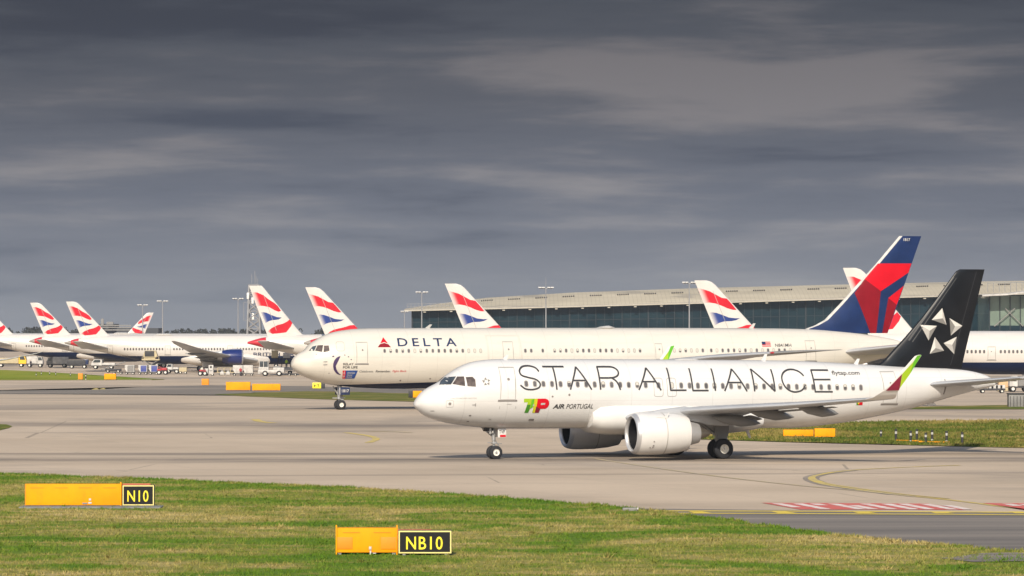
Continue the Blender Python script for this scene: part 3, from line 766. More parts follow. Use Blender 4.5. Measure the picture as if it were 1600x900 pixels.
for i, (p, p2) in enumerate(zip(pxs, pxs[1:])):
    for f_ in (1/3, 2/3):
        bm = bmesh.new(); pp = p + (p2-p)*f_; z1 = tz(ev(pp) + 2.2) - Zt; box(bm, (tx(pp), -.06, z1/2), (.10, .16, z1)); obj('mullion', bm, 't_frame', term, smooth=False)
for row in (0.34, 0.62):
    bm = bmesh.new()
    for a, b in zip(pxs, pxs[1:]):
        z = (tz(ev((a+b)/2)) - Zt) * row; box(bm, (tx((a+b)/2), -.05, z + 2), (tx(b)-tx(a)-.4, .1, .14))
    obj('transom', bm, 't_frame', term, smooth=False)
bm = bmesh.new()                                         # roof: an arch falling towards the apron
rp = [632, 660] + list(range(690, 1720, 35)); prev = None
for p in rp:
    ze, zr = tz(ev(p)) - Zt, tz(rv(p)) - Zt
    colv = [bm.verts.new((tx(p), -3.0 + 34*u, ze + (zr - ze)*math.sin(u*math.pi/2)**0.9)) for u in [k/14 for k in range(15)]]
    if prev:
        for k in range(14): bm.faces.new((prev[k], colv[k], colv[k+1], prev[k+1]))
    prev = colv
obj('roof', bm, 't_roof', term)
bm = bmesh.new()
for a, b in zip(rp, rp[1:]):
    za, zb = tz(ev(a)) - Zt, tz(ev(b)) - Zt
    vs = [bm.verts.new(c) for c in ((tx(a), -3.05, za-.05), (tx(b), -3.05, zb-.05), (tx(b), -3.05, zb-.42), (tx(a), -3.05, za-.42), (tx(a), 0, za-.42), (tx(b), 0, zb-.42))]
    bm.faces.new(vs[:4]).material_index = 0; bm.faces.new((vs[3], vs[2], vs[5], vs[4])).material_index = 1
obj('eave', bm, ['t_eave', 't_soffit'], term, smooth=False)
for p in range(664, 1600, 41):
    bm = bmesh.new(); z = tz(ev(p)) - Zt
    box(bm, (tx(p), -2.2, z-.75), (.7, 2.0, .25), bev=.05, mi=0); obj('eave_bracket', bm, 't_eave', term)
for p in range(752, 1600, 43):                           # roof vents in short rows
    u = 0.45; ze, zr = tz(ev(p)) - Zt, tz(rv(p)) - Zt
    bm = bmesh.new()
    for k in range(6):
        pk = p + k*3.3; z = (tz(ev(pk)) + (tz(rv(pk)) - tz(ev(pk)))*math.sin(u*math.pi/2)**.9) - Zt
        box(bm, (tx(pk), -3+34*u-.8, z+.08), (.34, 1.0, .34), bev=.05)
    obj('roof_vent', bm, 'v_dark', term)
bm = bmesh.new()
for p in range(636, 706, 6): tube(bm, (tx(p), 2, tz(ev(p))-Zt), (tx(p), 2, tz(ev(p)-9)-Zt), .06, n=6)
for dzp in (5, 9): tube(bm, (tx(636), 2, tz(ev(636)-dzp)-Zt), (tx(702), 2, tz(ev(702)-dzp)-Zt), .05, n=6)
obj('roof_railing', bm, 'mast', term)
# nearer end block with pale glass
E2Y = 960.0; S2 = F/E2Y; X2 = lambda px: (px-800)/S2; Z2 = lambda py: H+(HOR-py)/S2-zg(E2Y)
blk = thing('terminal_block', 'pale green glazed end block beside the black tail, under a white canopy', 'terminal', (0, E2Y, zg(E2Y)))
bm = bmesh.new(); xa, xb = X2(1546), X2(1760)
box(bm, ((xa+xb)/2, 12, Z2(462)/2), (xb-xa, 24, Z2(462))); obj('glass_wall', bm, 't_glass_pale', blk, smooth=False)
bm = bmesh.new(); box(bm, ((xa+xb)/2, -.2, Z2(500)/2 - .4), (xb-xa, .2, Z2(500) - 2), mi=0); obj('lower_glazing', bm, 't_glass', blk, smooth=False)
for p in range(1546, 1700, 16):
    bm = bmesh.new(); box(bm, (X2(p), -.35, Z2(463)/2), (.22, .2, Z2(463))); obj('mullion', bm, 't_frame', blk, smooth=False)
bm = bmesh.new()
for a, b in ((1553, 1585), (1598, 1570)): tube(bm, (X2(a), -.9, Z2(510)), (X2(b), -.9, Z2(482)), .13, n=8)
obj('bracing', bm, 'v_grey', blk)
bm = bmesh.new(); cpts = [(1530, 461), (1545, 460), (1570, 459), (1600, 455), (1640, 451), (1760, 447)]
prev = None
for a, b in cpts:
    cur = [bm.verts.new((X2(a), yy, Z2(b + dd))) for yy, dd in ((-6, 0), (-6, 2.6), (4, 3.2), (4, -.6))]
    if prev:
        for k in range(4): bm.faces.new((prev[k], cur[k], cur[(k+1) % 4], prev[(k+1) % 4]))
    prev = cur
bm.faces.new(prev); obj('canopy', bm, 'v_white', blk, smooth=False)
bm = bmesh.new()
for p in range(1548, 1640, 9): tube(bm, (X2(p), 6, Z2(456)), (X2(p), 6, Z2(441)), .07, n=6)
tube(bm, (X2(1548), 6, Z2(442)), (X2(1640), 6, Z2(440)), .06, n=6); obj('roof_railing', bm, 'mast', blk)

# ------------------------------------------------------------------ far buildings, wood, masts, lattice tower
D2 = 1750.0; sF = F/D2
fx = lambda px: (px-800)/sF; fz = lambda py: H+(HOR-py)/sF-zg(D2)
M['far_wall'] = plain('dull far facade', (0.05, 0.055, 0.065), 0.7, var=0.15, vscale=.05)
fb = thing('far_building', 'dark stepped flat roofed building on the horizon behind the tails', 'building', (0, D2, zg(D2)))
bm = bmesh.new()
for a, b, y in ((151, 178, 506), (150, 205, 514), (165, 245, 512.5)): box(bm, (fx((a+b)/2), 10 + (b-a)*.1, fz(y)/2), (fx(b)-fx(a), 20, fz(y)))
obj('wall', bm, 'far_wall', fb, smooth=False)
bm = bmesh.new()
for y in (508.5, 511.5, 515.5): box(bm, (fx(178), -1.2, fz(y)), (16, .6, .5))
box(bm, (fx(160), 0, fz(503)), (1.2, 1.2, 3)); box(bm, (fx(172), 0, fz(505)), (3, 2, 1.2)); obj('roof_plant', bm, 'v_grey', fb, smooth=False)
def leafmass(name, n, fn, size, mat_):
    V = np.empty((n, 4, 3))
    for i in range(n):
        c = fn(); a = rng.normal(0, 1, 3); a /= np.linalg.norm(a); b = np.cross(a, rng.normal(0, 1, 3)); b /= np.linalg.norm(b); s = size*rng.uniform(.5, 1.4)
        V[i] = [c-a*s-b*s*.6, c+a*s-b*s*.5, c+a*s*.8+b*s*.6, c-a*s*.9+b*s*.5]
    me = bpy.data.meshes.new(name); me.from_pydata(V.reshape(-1, 3).tolist(), [], np.arange(n*4).reshape(-1, 4).tolist()); me.materials.append(M[mat_])
    return link(bpy.data.objects.new(name, me))
M['far_leaf'] = plain('bare winter wood', (0.045, 0.05, 0.042), 0.9, var=0.35, vscale=.12)
tops = [(-60+random.uniform(0, 1800)*1.0, random.uniform(513.5, 519)) for _ in range(300)]
tops += [(random.uniform(15, 115), random.uniform(510.5, 514)) for _ in range(14)] + [(random.uniform(225, 480), random.uniform(513, 517)) for _ in range(45)]
def wood():
    px, py = tops[rng.integers(len(tops))]; d = 2000 + (hash((px, py)) % 100)*3
    s = F/d; h_ = (H + (HOR-py)/s) - zg(d); u = rng.uniform(0, 1)**.7
    rr = 3.4*math.sqrt(max(.05, 1-(2*u-.9)**2))
    return np.array([(px-800)/s + rng.normal(0, rr*.6), d + rng.normal(0, rr), zg(d) + .3 + (h_-.3)*u])
tag(stuff(leafmass('far_woodland', 30000, wood, 0.55, 'far_leaf')), 'dark line of bare winter woodland along the horizon', 'woodland')

def light_mast(px, top, Y, label, arms=True, wide=1.0, extra=0.0):
    x, y, z = at(px, Y); s = F/Y; h_ = H+(HOR-top)/s - z
    t = thing('light_mast', label, 'light mast', (x, y, z), 0, 'floodlight masts on the apron')
    bm = bmesh.new(); tube(bm, (0, 0, 0), (0, 0, h_), .20, .10, 12)
    if extra: tube(bm, (0, 0, h_), (0, 0, h_+extra), .07, .04, 6)
    box(bm, (0, 0, h_-.1), (2.6*wide, .18, .14)); box(bm, (0, -.3, 1.2), (.7, .5, 1.6), bev=.04); obj('pole', bm, 'mast', t)
    for sx_ in ((-1.15, -.5, .55, 1.2) if arms else (0,)):
        bm = bmesh.new(); box(bm, (sx_*wide, -.3, h_+.12), (.6*wide, .8, .18), bev=.05); box(bm, (sx_*wide, -.2, h_-.1), (.1, .1, .3)); obj('floodlight', bm, 'lamp_white', t)
    return t
light_mast(632, 487, 1000, 'short slim light mast at the far left corner of the terminal', True, .7)
light_mast(659, 457, 900, 'light mast in front of the left end of the terminal glass')
light_mast(853, 450, 800, 'light mast topped by a rod aerial before the middle of the terminal', True, 1.1, 2.2)
light_mast(1077, 442, 760, 'light mast directly beside a flag pattern tail fin before the terminal')
light_mast(223, 477, 1050, 'shorter of two light masts near the small far tail fin')
light_mast(254, 471, 1000, 'taller of two light masts just right of the small far tail fin')
light_mast(372, 467, 1000, 'light mast standing left of the lattice tower')
lx, ly, lz = at(397, 1000)
tw = thing('lattice_tower', 'grey lattice steel tower with antennas behind a flag pattern tail', 'tower', (lx, ly, lz))
s = 6.0; th = H+(HOR-445)/s-lz
bm = bmesh.new(); hw0, hw1 = 1.9, 1.25
for sx_ in (-1, 1):
    for sy_ in (-1, 1): tube(bm, (sx_*hw0, sy_*hw0, 0), (sx_*hw1, sy_*hw1, th), .26, n=6)
N = 9
for k in range(N):
    z0, z1 = th*k/N, th*(k+1)/N; a = hw0+(hw1-hw0)*k/N; b = hw0+(hw1-hw0)*(k+1)/N
    for sg in (-1, 1):
        tube(bm, (-a, sg*a, z0), (b, sg*b, z1), .17, n=5); tube(bm, (a, sg*a, z0), (-b, sg*b, z1), .17, n=5)
        tube(bm, (sg*a, -a, z0), (sg*b, b, z1), .15, n=5); tube(bm, (-b, sg*b, z1), (b, sg*b, z1), .15, n=5)
obj('lattice', bm, 'mast', tw)
bm = bmesh.new()
for x, z0, h_ in ((-.6, th, 2.8), (.2, th, 3.6), (.9, th, 1.6), (.5, th, 2.4)): tube(bm, (x, 0, z0-.5), (x, 0, z0+h_), .07, n=6)
tube(bm, (-2.6, -1, th*.55), (-2.6, -1, th*.78), .08, n=6); tube(bm, (-2.6, -1, th*.55), (0, -1, th*.55), .06, n=6); tube(bm, (-2.6, -1, th*.78), (0, -1, th*.78), .06, n=6)
obj('antenna', bm, 'mast', tw)
for x, z in ((-1.5, th*.86), (-.3, th*.8), (.9, th*.88), (-.2, th*.6)):
    bm = bmesh.new(); box(bm, (x, -1.4, z), (.6, .4, 1.6), bev=.05); obj('antenna_panel', bm, 'lamp_white', tw)

# ------------------------------------------------------------------ flag tailed wide-body jets at the stands
FIN_RED1 = [(.55,16.35),(1.4,16.15),(2.6,15.8),(3.6,15.2),(4.6,14.75),(5.55,14.6),(6.3,13.8),(7.2,12.75),(6.6,12.75),(5.65,13.0),(4.6,13.45),(3.6,13.8),(2.6,13.95),(1.65,13.9)]
FIN_BLUE = [(2.6,12.32),(3.0,12.34),(3.8,12.24),(4.8,11.9),(5.8,11.5),(7.0,11.36),(7.8,11.4),(7.1,11.05),(6.3,10.9),(5.1,10.85),(4.2,10.6),(3.5,10.2)]
FIN_RED2 = [(9.75,10.3),(8.9,10.25),(8.0,9.95),(7.2,9.75),(5.8,9.45),(4.9,9.0),(4.3,8.45),(4.9,8.2),(5.6,8.3),(6.4,8.75),(7.2,8.95),(8.4,8.85),(9.6,8.9),(10.6,9.2),(10.4,9.8)]
def tr(pts): return [((a-65)/58.1/.93, 17.6-(b-145)/58.1/1.07) for a, b in pts]
FULL_RED1 = tr([(98,222),(160,225),(230,255),(300,310),(360,345),(405,385),(440,440),(410,450),(370,435),(300,395),(220,380),(160,382)])
FULL_BLUE = tr([(205,455),(240,456),(270,462),(330,490),(390,512),(450,518),(410,540),(340,548),(300,558),(258,582)])
FULL_RED2 = tr([(540,540),(572,580),(555,620),(500,690),(430,700),(340,708),(300,690),(280,685),(330,640),(400,605),(460,590),(510,565)])
def faded(name, col, te, slope, z0, lead):
    """airbrushed flag colour: fades to the white of the fin towards its trailing edge"""
    def b(t, p):
        oc = t.new('ShaderNodeTexCoord').outputs['Object']; x, y, z = t.sep(oc)
        d = t.math('SUBTRACT', t.math('ADD', te, t.math('MULTIPLY', t.math('SUBTRACT', z, z0), slope)), x)
        n = t.noise(t.scale(oc, (.35, 1, .35)), 1.0, 3)
        c = t.mix(t.rng(n, .35, .65), col, tuple(v*.80 for v in col[:3]) + (1,))
        c = t.mix(t.rng(d, lead, .15, 0, .75), c, (0.66, 0.62, 0.585, 1))
        t.put(p.inputs['Base Color'], c); p.inputs['Roughness'].default_value = .4; p.inputs['Specular IOR Level'].default_value = .25
    return material(name, b)
def ba_jet(name, label, k, bot, topz, tip, cone, flat, letters, S=0.0):
    L = 63.0 + S; d = topz - 7.95; e = bot - 1.6
    hull = Hull([(0,4.2),(.1,4.55),(.5,5.1),(1.5,6.1+d*.6),(3,7.1+d*.8),(5,7.75+d),(8,topz),(44+S,topz),(54+S,7.8+d),(60+S,7.2+d),(62.2+S,6.6+d),(63+S,6.35+d)],
                [(0,4.2),(.1,3.9),(.5,3.4),(1.5,2.7+e*.5),(3,2.1+e),(6,bot+.05),(9,bot),(40+S,bot),(46+S,2.3+e),(53+S,3.8+e),(59+S,5.1+e),(63+S,6.1+e)],
                [(0,0),(.1,.6),(.3,1),(1,1.7),(3,2.5),(6,2.95),(44+S,2.95),(52+S,2.2),(58+S,1.35),(62+S,.55),(63+S,.15)], L)
    t = thing(name, label, 'airliner', group='flag tailed airliners parked at the stands')
    bands = [(60.0+S, 61.7+S, (0.50, 0.02, 0.035, 1)), (61.7+S, 64+S, (0.30, 0.27, 0.24, 1))] if cone == 'silver' else [(59.3+S, 64+S, (0.50, 0.02, 0.035, 1))]
    sk = skin('pearl fuselage paint', (0.60, 0.57, 0.535, 1), (0.006, 0.013, 0.048, 1), [(0, bot/10-.05), (3, bot/10+.06), (9, bot/10+.18), (48+S, bot/10+.18), (56+S, bot/10+.18), (63+S, bot/10+.18)], bands)
    fz_ = obj('fuselage', hull.mesh(48), sk, t)
    zb = topz - .55
    def fp(X, Z): return (62.7 + S - X*k, tip - (17.6 - Z)*(tip - zb)/(17.6 - 8.0))
    le = [(13.9, 8.0), (12.2, 8.35), (11.2, 8.85), (3.6, 16.85), (2.95, 17.35), (2.1, 17.6)] if not flat else [(13.9, 8.0), (11.6, 8.45), (10.9, 9.0), (3.1, 17.3), (2.7, 17.6)]
    fin = Fin([fp(*p) for p in le], [fp(*p) for p in ((4.1, 8.0), (0, 17.6))], .09)
    fo = obj('tail_fin', fin.mesh(), 'ba_white', t)
    te_ = [fp(*p) for p in ((4.1, 8.0), (0, 17.6))]; sl_ = (te_[1][0]-te_[0][0])/(te_[1][1]-te_[0][1])
    fr_ = faded('airbrushed flag red', (0.60, 0.007, 0.022, 1), te_[0][0], sl_, te_[0][1], 1.25*k); fbl = faded('airbrushed flag blue', (0.02, 0.045, 0.21, 1), te_[0][0], sl_, te_[0][1], 1.35*k)
    P1, P2, P3 = (FIN_RED1, FIN_BLUE, FIN_RED2) if k == 1.0 else (FULL_RED1, FULL_BLUE, FULL_RED2)
    for side in (1, -1):
        for nm, pl, mt in (('fin_marking', P1, fr_), ('fin_marking', P2, fbl), ('fin_marking', P3, fr_)):
            obj(nm, fin.decal([[fp(*p) for p in pl]], side, .02), mt, fo, smooth=False)
        # hinge line of the rudder
        a, b = fp(3.1, 15.9), fp(5.9, 9.2)
        obj('rudder_hinge', fin.decal([[(a[0], a[1]), (a[0]-.08, a[1]), (b[0]-.08, b[1]), (b[0], b[1])]], side, .026), 'seam', fo, smooth=False)
    zs = topz - 3.0
    for side in (1, -1):
        obj('tailplane', wing_bm([(.9, 53.0+S, 6.4, zs, 0, -8, .10), (3, 54.4+S, 5.4, zs+.35, 0, -8, .10), (9.2, 59.2+S, 2.2, zs+1.6, 0, -8, .09)], side), 'wing_grey', t)
        wg = obj('wing', wing_bm([(1.5, 20.5, 13.5, bot+.7, 2, -5, .12), (3.2, 21.9, 12.0, bot+.85, 2, -5, .12), (9.5, 26.6, 7.9, bot+1.6, 1, -6, .11), (20, 33.6, 4.2, bot+3.1, 0, -8, .09), (26.5, 38.2, 2.3, bot+4.5, 0, -12, .09), (28.6, 40.4, .7, bot+5.1, 0, -14, .09)], side, 12), 'wing_grey', t)
        for y in (6.5, 12, 18):
            xx = float(np.interp(y, [3, 9.5, 20], [33.0, 33.6, 37.2])); zz = bot + float(np.interp(y, [3, 9.5, 20], [.6, 1.2, 2.7]))
            obj('flap_fairing', ellip_loft([(xx-3.2, side*y, zz, .03, .03), (xx-2, side*y, zz-.12, .28, .32), (xx-.3, side*y, zz-.12, .26, .3), (xx+1.3, side*y, zz+.02, .03, .03)], 12), 'fairing_grey', wg)
        nacelle(t, (25.2, side*9.9, bot+1.66), 1.66, 4.5, ('eng_blue',))
        obj('pylon', ellip_loft([(25.5, side*9.9, bot+3.2, .05, .1), (27, side*9.9, bot+3.0, .3, .5), (31, side*9.9, bot+2.2, .3, .6), (33, side*9.9, bot+1.6, .05, .1)], 12), 'wing_grey', t)
    obj('belly_fairing', ellip_loft([(17, 0, bot+1.6, .4, .3), (19.5, 0, bot+1.3, 2.6, 1.4), (24, 0, bot+1.2, 3.15, 1.75), (33, 0, bot+1.2, 3.15, 1.75), (38, 0, bot+1.5, 2.4, 1.2), (40, 0, bot+1.7, .5, .3)], 32, 2.4), 'ba_white', t)
    for side in (1, -1):
        bm = bmesh.new(); tube(bm, (33, side*4.6, 1.0), (33, side*4.4, bot+1), .28, n=10); tube(bm, (31.6, side*4.6, .75), (34.4, side*4.6, .75), .18, n=8)
        g = obj('main_gear', bm, 'steel', t)
        for xx in (32.2, 33.8):
            for yy in (-.7, .7): wheel('wheel', (xx, side*4.6+yy, .66), .66, .5, g)
        bm = bmesh.new(); box(bm, (32.6, side*5.6, 1.9), (2.2, .12, 1.9), bev=.04); obj('gear_door', bm, 'ba_white', g)
    bm = bmesh.new(); tube(bm, (6, 0, .5), (6, 0, bot+.5), .16, n=10); ng_ = obj('nose_gear', bm, 'steel', t)
    for yy in (-.4, .4): wheel('wheel', (6, yy, .5), .5, .36, ng_)
    if letters:
        z_w = topz - 3.05
        x = 50.2 + S; proto = None; n = 0
        while x > 11.5:
            skipz = 40.2+S < x < 41.7+S or 26.6 < x < 28.6 or 14.2 < x < 15.8
            if not skipz:
                for side in ((1,) if n else (1,)):
                    bm = poly_bm([round_rect(x, z_w, .32, .50, .14)]); wrap(bm, hull, 1, .03, 0, .2)
                    obj('window', bm, 'win', t, smooth=False); n += 1
            x -= .62 if x > 44 or x < 26 else .62
        for x in (53.3+S, 41.0+S, 27.6, 10.0): outline_part('cabin_door', hull, [(x-.6, z_w+.75), (x+.6, z_w+.75), (x+.6, z_w-1.25), (x-.6, z_w-1.25)], 1, t, .09)
        tb = text_bm('BRITISH AIRWAYS', 0, 13.6, z_w-1.65, z_w-.75, .012)
        for v in tb.verts: v.co.x = 22.6 - v.co.x
        lettering(tb, hull, 1, t, 'navy', .03)
        tb = text_bm('G-ZBKB', 0, 1.9, z_w-1.7, z_w-1.35, 0)
        for v in tb.verts: v.co.x = 51.3 + S - v.co.x
        lettering(tb, hull, 1, t, 'ink_soft', .03)
    obj('cockpit_window', wrap(poly_bm([[(1.35, 5.55), (2.2, 6.35), (3.6, 6.4), (3.3, 5.6)]]), hull, 1, .02), 'glass', t, smooth=False)
    obj('aerial', ellip_loft([(40, 0, topz-.05, .9, .05), (40.6, 0, topz+.05, .9, .25), (43, 0, topz+.05, .9, .25), (43.8, 0, topz-.05, .7, .05)], 16), 'ba_white', t)
    return t
def park(o, px, Y, b, s=1.0, label=None, tl=62.7):
    a = R(180 + b); x = (px-800)*Y/F
    o.location = (x - tl*s*math.cos(a), Y - tl*s*math.sin(a), zg(Y)); o.rotation_euler = (0, 0, a); o.scale = (s, s, s)
    if label: o['label'] = label
    return o
jA = ba_jet('wide_body_jet', 'white jet whose blue engine hangs above the white box containers', .80, 1.6, 7.95, 15.1, 'silver', False, True)
park(jA, 103, 825, 7)
park(copy_tree(jA), 47, 885, 7, 1.0, 'second flag tail from the left, half hidden behind the blue engined jet')
park(copy_tree(jA), -40, 930, 7, 1.0, 'leftmost flag tail, its fin cut by the left edge of the photo')
jr = copy_tree(jA); jr['label'] = 'small far jet whose flag fin leans right, opposite to all other flag tails'
jr.location = ((240-800)*1330/F - 62.7*math.cos(R(6)), 1330 - 62.7*math.sin(R(6)), zg(1330)); jr.rotation_euler = (0, 0, R(6))
jw = copy_tree(jA); jw['label'] = 'pale jet showing just one wing over a yellow truck at the left edge'
jw.scale = (.8,)*3; jw.location = ((78-800)*730/F - 29.2*.8, 730-43*.8, zg(720)); jw.rotation_euler = (0, 0, R(90))
for ch in jw.children:
    if ch.name.startswith('wing'): ch.data = ch.data.copy(); ch.data.materials[0] = M['v_white']
jB = ba_jet('wide_body_jet', 'white jet with blunt red tail cone and flag fin in front of the lattice tower', .93, 1.9, 8.35, 18.1, 'red', True, False)
park(jB, 389, 774, 6)
jC = ba_jet('wide_body_jet', 'white jet with flag fin rising right behind the cream jet nose', 1.0, 1.9, 8.35, 17.7, 'silver', False, True)
park(jC, 477, 765, 5)
park(copy_tree(jC), 695, 695, 5, 1.0, 'white jet with flag fin at the left end of the dark terminal glass')
park(copy_tree(jC), 1085, 652, 5, 1.0, 'white jet with flag fin touching a light mast before the terminal glass')
jD = ba_jet('wide_body_jet', 'white jet with navy belly, flag fin half hidden by the navy and red tail', .92, 1.9, 8.35, 17.7, 'red', False, True, 16)
park(jD, 1317, 620, 3, 1.09, None, 78.7)

# ------------------------------------------------------------------ cream wide-body with the navy and red tail
DX0, DY0, DA = -19.886, 345.617, 17.5
DL = 61.4
dh = Hull([(0,4.0),(.05,4.25),(.13,4.5),(.55,4.98),(1.26,5.4),(1.68,5.9),(2.21,6.25),(2.93,6.65),(3.88,7.0),(4.84,7.17),(6.04,7.31),(7.5,7.36),(33,7.40),(46,7.36),(50,7.28),(54,7.0),(58,6.46),(60,6.0),(61.4,5.45)],
          [(0,4.0),(.07,3.85),(.55,3.37),(1.26,2.96),(2.21,2.61),(3.29,2.32),(4.48,2.14),(6.3,1.98),(9.4,1.86),(44,1.86),(48,2.3),(54,3.6),(58,4.6),(61.4,5.15)],
          [(0,0),(.07,.42),(.3,.8),(.8,1.25),(1.5,1.65),(2.5,2.05),(4,2.4),(6,2.52),(44,2.52),(49,2.2),(54,1.4),(58,.75),(61.4,.2)], DL)
dt = thing('wide_body_jet', 'long cream wide-body jet with navy and red tail behind the black tailed jet', 'airliner', (DX0, DY0, .56), R(DA))
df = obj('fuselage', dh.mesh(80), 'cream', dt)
for pl, mt in (([(1.40,5.33),(1.74,5.70),(2.073,5.80),(1.76,5.304)], 'glass'), ([(1.843,5.331),(2.141,5.813),(2.567,5.831),(2.389,5.225)], 'glass_warm'), ([(2.637,5.778),(3.026,5.796),(3.042,5.261),(2.508,5.189)], 'glass_warm')):
    for side in (-1, 1): obj('cockpit_window', wrap(poly_bm([pl]), dh, side, .012, .3, .12), mt, dt, smooth=False)
xw = list(np.linspace(8.056, 17.097, 17)) + [21.356, 21.918, 23.021] + list(np.linspace(24.163, 32.423, 16)) + list(np.linspace(35.775, 38.566, 6)) + list(np.linspace(39.399, 47.296, 15))
for i, x in enumerate(xw): window_part(dh, x, 5.31, -1, dt, .27, .40, random.random() < .22)
outline_part('cabin_door', dh, [(5.447,6.116),(6.525,6.116),(6.443,4.148),(5.415,4.15)], -1, dt, .05)
outline_part('cabin_door', dh, [(19.24,6.16),(20.216,6.159),(20.24,4.2),(19.179,4.2)], -1, dt, .05)
outline_part('exit_hatch', dh, [(33.90,5.965),(34.62,5.945),(34.66,4.5),(33.92,4.5)], -1, dt, .045, sill=False)
outline_part('cabin_door', dh, [(48.907,6.223),(49.914,6.222),(49.984,4.309),(48.916,4.313)], -1, dt, .05)
lettering(text_bm('DELTA', 9.349, 14.891, 5.722, 6.455, .012, 0, 1.45), dh, -1, dt, 'navy')
em = obj('emblem', wrap(poly_bm([[(8.081,6.536),(7.72,5.98),(8.075,6.10),(8.43,5.98)]]), dh, -1, .016), 'red', dt, smooth=False)
obj('emblem_base', wrap(poly_bm([[(7.428,5.638),(7.66,5.90),(8.075,6.02),(8.46,5.90),(8.685,5.637)], ]), dh, -1, .016), 'dred', em, smooth=False)
obj('moon_logo', wrap(poly_bm([[(3.97,4.868),(3.72,4.78),(3.559,4.662),(3.40,4.44),(3.323,4.171),(3.335,3.88),(3.408,3.634),(3.56,3.42),(3.751,3.256),(3.95,3.18),(4.146,3.165),(3.92,3.31),(3.757,3.499),(3.62,3.73),(3.56,3.992),(3.57,4.24),(3.62,4.484),(3.77,4.72)]]), dh, -1, .016, 0, .12), 'purple', dt, smooth=False)
for i, (x, z) in enumerate([(3.319,4.832),(4.353,4.947),(4.685,4.795),(4.93,4.545)]):
    r = .11 if i == 0 else .07
    bm = bmesh.new(); bm.faces.new([bm.verts.new((x + r*(1 if k % 2 == 0 else .45)*math.sin(math.pi*k/5), 0, z + r*(1 if k % 2 == 0 else .45)*math.cos(math.pi*k/5))) for k in range(10)])
    bmesh.ops.triangulate(bm, faces=bm.faces[:]); obj('star_mark', wrap(bm, dh, -1, .016), 'purple', dt, smooth=False)
lettering(text_bm('RELAY', 4.22, 5.17, 4.03, 4.24, .02), dh, -1, dt, 'ink')
lettering(text_bm('FOR LIFE', 4.22, 5.55, 3.74, 3.95, .02), dh, -1, dt, 'ink')
pl = obj('logo_panel', wrap(poly_bm([[(4.50,3.56),(5.601,3.56),(5.40,2.83),(4.56,2.83)]]), dh, -1, .016), 'logo_blue', dt, smooth=False)
obj('logo_panel', wrap(poly_bm([[(4.21,3.56),(4.495,3.56),(4.555,2.83),(4.32,2.83)]]), dh, -1, .016), 'red', dt, smooth=False)
bm = text_bm('American', 4.66, 5.36, 3.27, 3.45, .02); merge(bm, text_bm('Cancer', 4.66, 5.18, 3.09, 3.24, .02)); merge(bm, text_bm('Society', 4.66, 5.18, 2.88, 3.06, .02))
lettering(bm, dh, -1, dt, 'v_white', .022)
bm = poly_bm([[(4.36,3.5),(4.40,3.5),(4.44,2.9),(4.40,2.9)], [(4.29,3.3),(4.46,3.3),(4.38,3.42)], [(4.32,3.08),(4.50,3.08),(4.43,2.95)]]); obj('logo_sword', wrap(bm, dh, -1, .022), 'v_white', dt, smooth=False)
lettering(text_bm('Celebrate.', 5.75, 7.05, 3.38, 3.58, 0, .3), dh, -1, dt, 'ink_soft')
lettering(text_bm('Remember.', 7.25, 8.65, 3.38, 3.58, .01, .3), dh, -1, dt, 'ink')
lettering(text_bm('Fight Back.', 8.82, 10.15, 3.36, 3.58, 0, .3), dh, -1, dt, 'red')
lettering(text_bm('N841MH', 45.807, 47.456, 5.63, 5.93, .01), dh, -1, dt, 'ink')
fl = bmesh.new()
for k in range(7): poly_bm([[(44.496, 6.107-k*.065), (45.373, 6.107-k*.065), (45.373, 6.107-k*.065-.062), (44.496, 6.107-k*.065-.062)]], 0 if k % 2 == 0 else 1, fl)
obj('flag_marking', wrap(fl, dh, -1, .014), ['red', 'v_white'], dt, smooth=False)
obj('flag_canton', wrap(poly_bm([[(44.496,6.107),(44.86,6.107),(44.86,5.85),(44.496,5.85)]]), dh, -1, .02), 'navy', dt, smooth=False)
for x, z, r in ((9.726,2.639,.1),(12.481,2.792,.1),(3.045,3.319,.06),(1.9,5.0,.05)):
    obj('vent_port', wrap(poly_bm([round_rect(x, z, r*1.6, r*1.2, r*.5)]), dh, -1, .014), 'seal', dt, smooth=False)
for zz in (4.36, 4.1): obj('pitot_probe', wrap(poly_bm([[(2.45, zz), (2.8, zz+.03), (2.8, zz-.03), (2.45, zz-.04)]]), dh, -1, .05), 'v_grey', dt, smooth=False)
bm = ring_bm(round_rect(4.02, 5.72, .75, .85, .2), round_rect(4.02, 5.72, .69, .79, .18)); obj('access_panel', wrap(bm, dh, -1, .013), 'seam', dt, smooth=False)
bm = ring_bm([(17.7,6.75),(21.0,6.75),(21.1,4.2),(17.75,4.2)], [(17.9,6.62),(20.85,6.62),(20.95,4.3),(17.92,4.3)])
M['slight'] = plain('slightly darker cream', (0.57, 0.535, 0.475), 0.4, var=0.03)
obj('door_surround', wrap(bm, dh, -1, .009, .4), 'slight', dt, smooth=False)
D_LE = [(49.0,6.9),(49.84,7.36),(50.61,7.6),(51.65,8.14),(53.08,9.53),(54.64,11.16),(56.85,13.41),(59.28,16.1)]; D_TE = [(57.85,5.6),(57.9,6.43),(61.54,16.1)]
dfin = Fin(D_LE, D_TE, .09)
fo = obj('tail_fin', dfin.mesh(16, 60, .30), ['fin_navy', 'v_white'], dt)
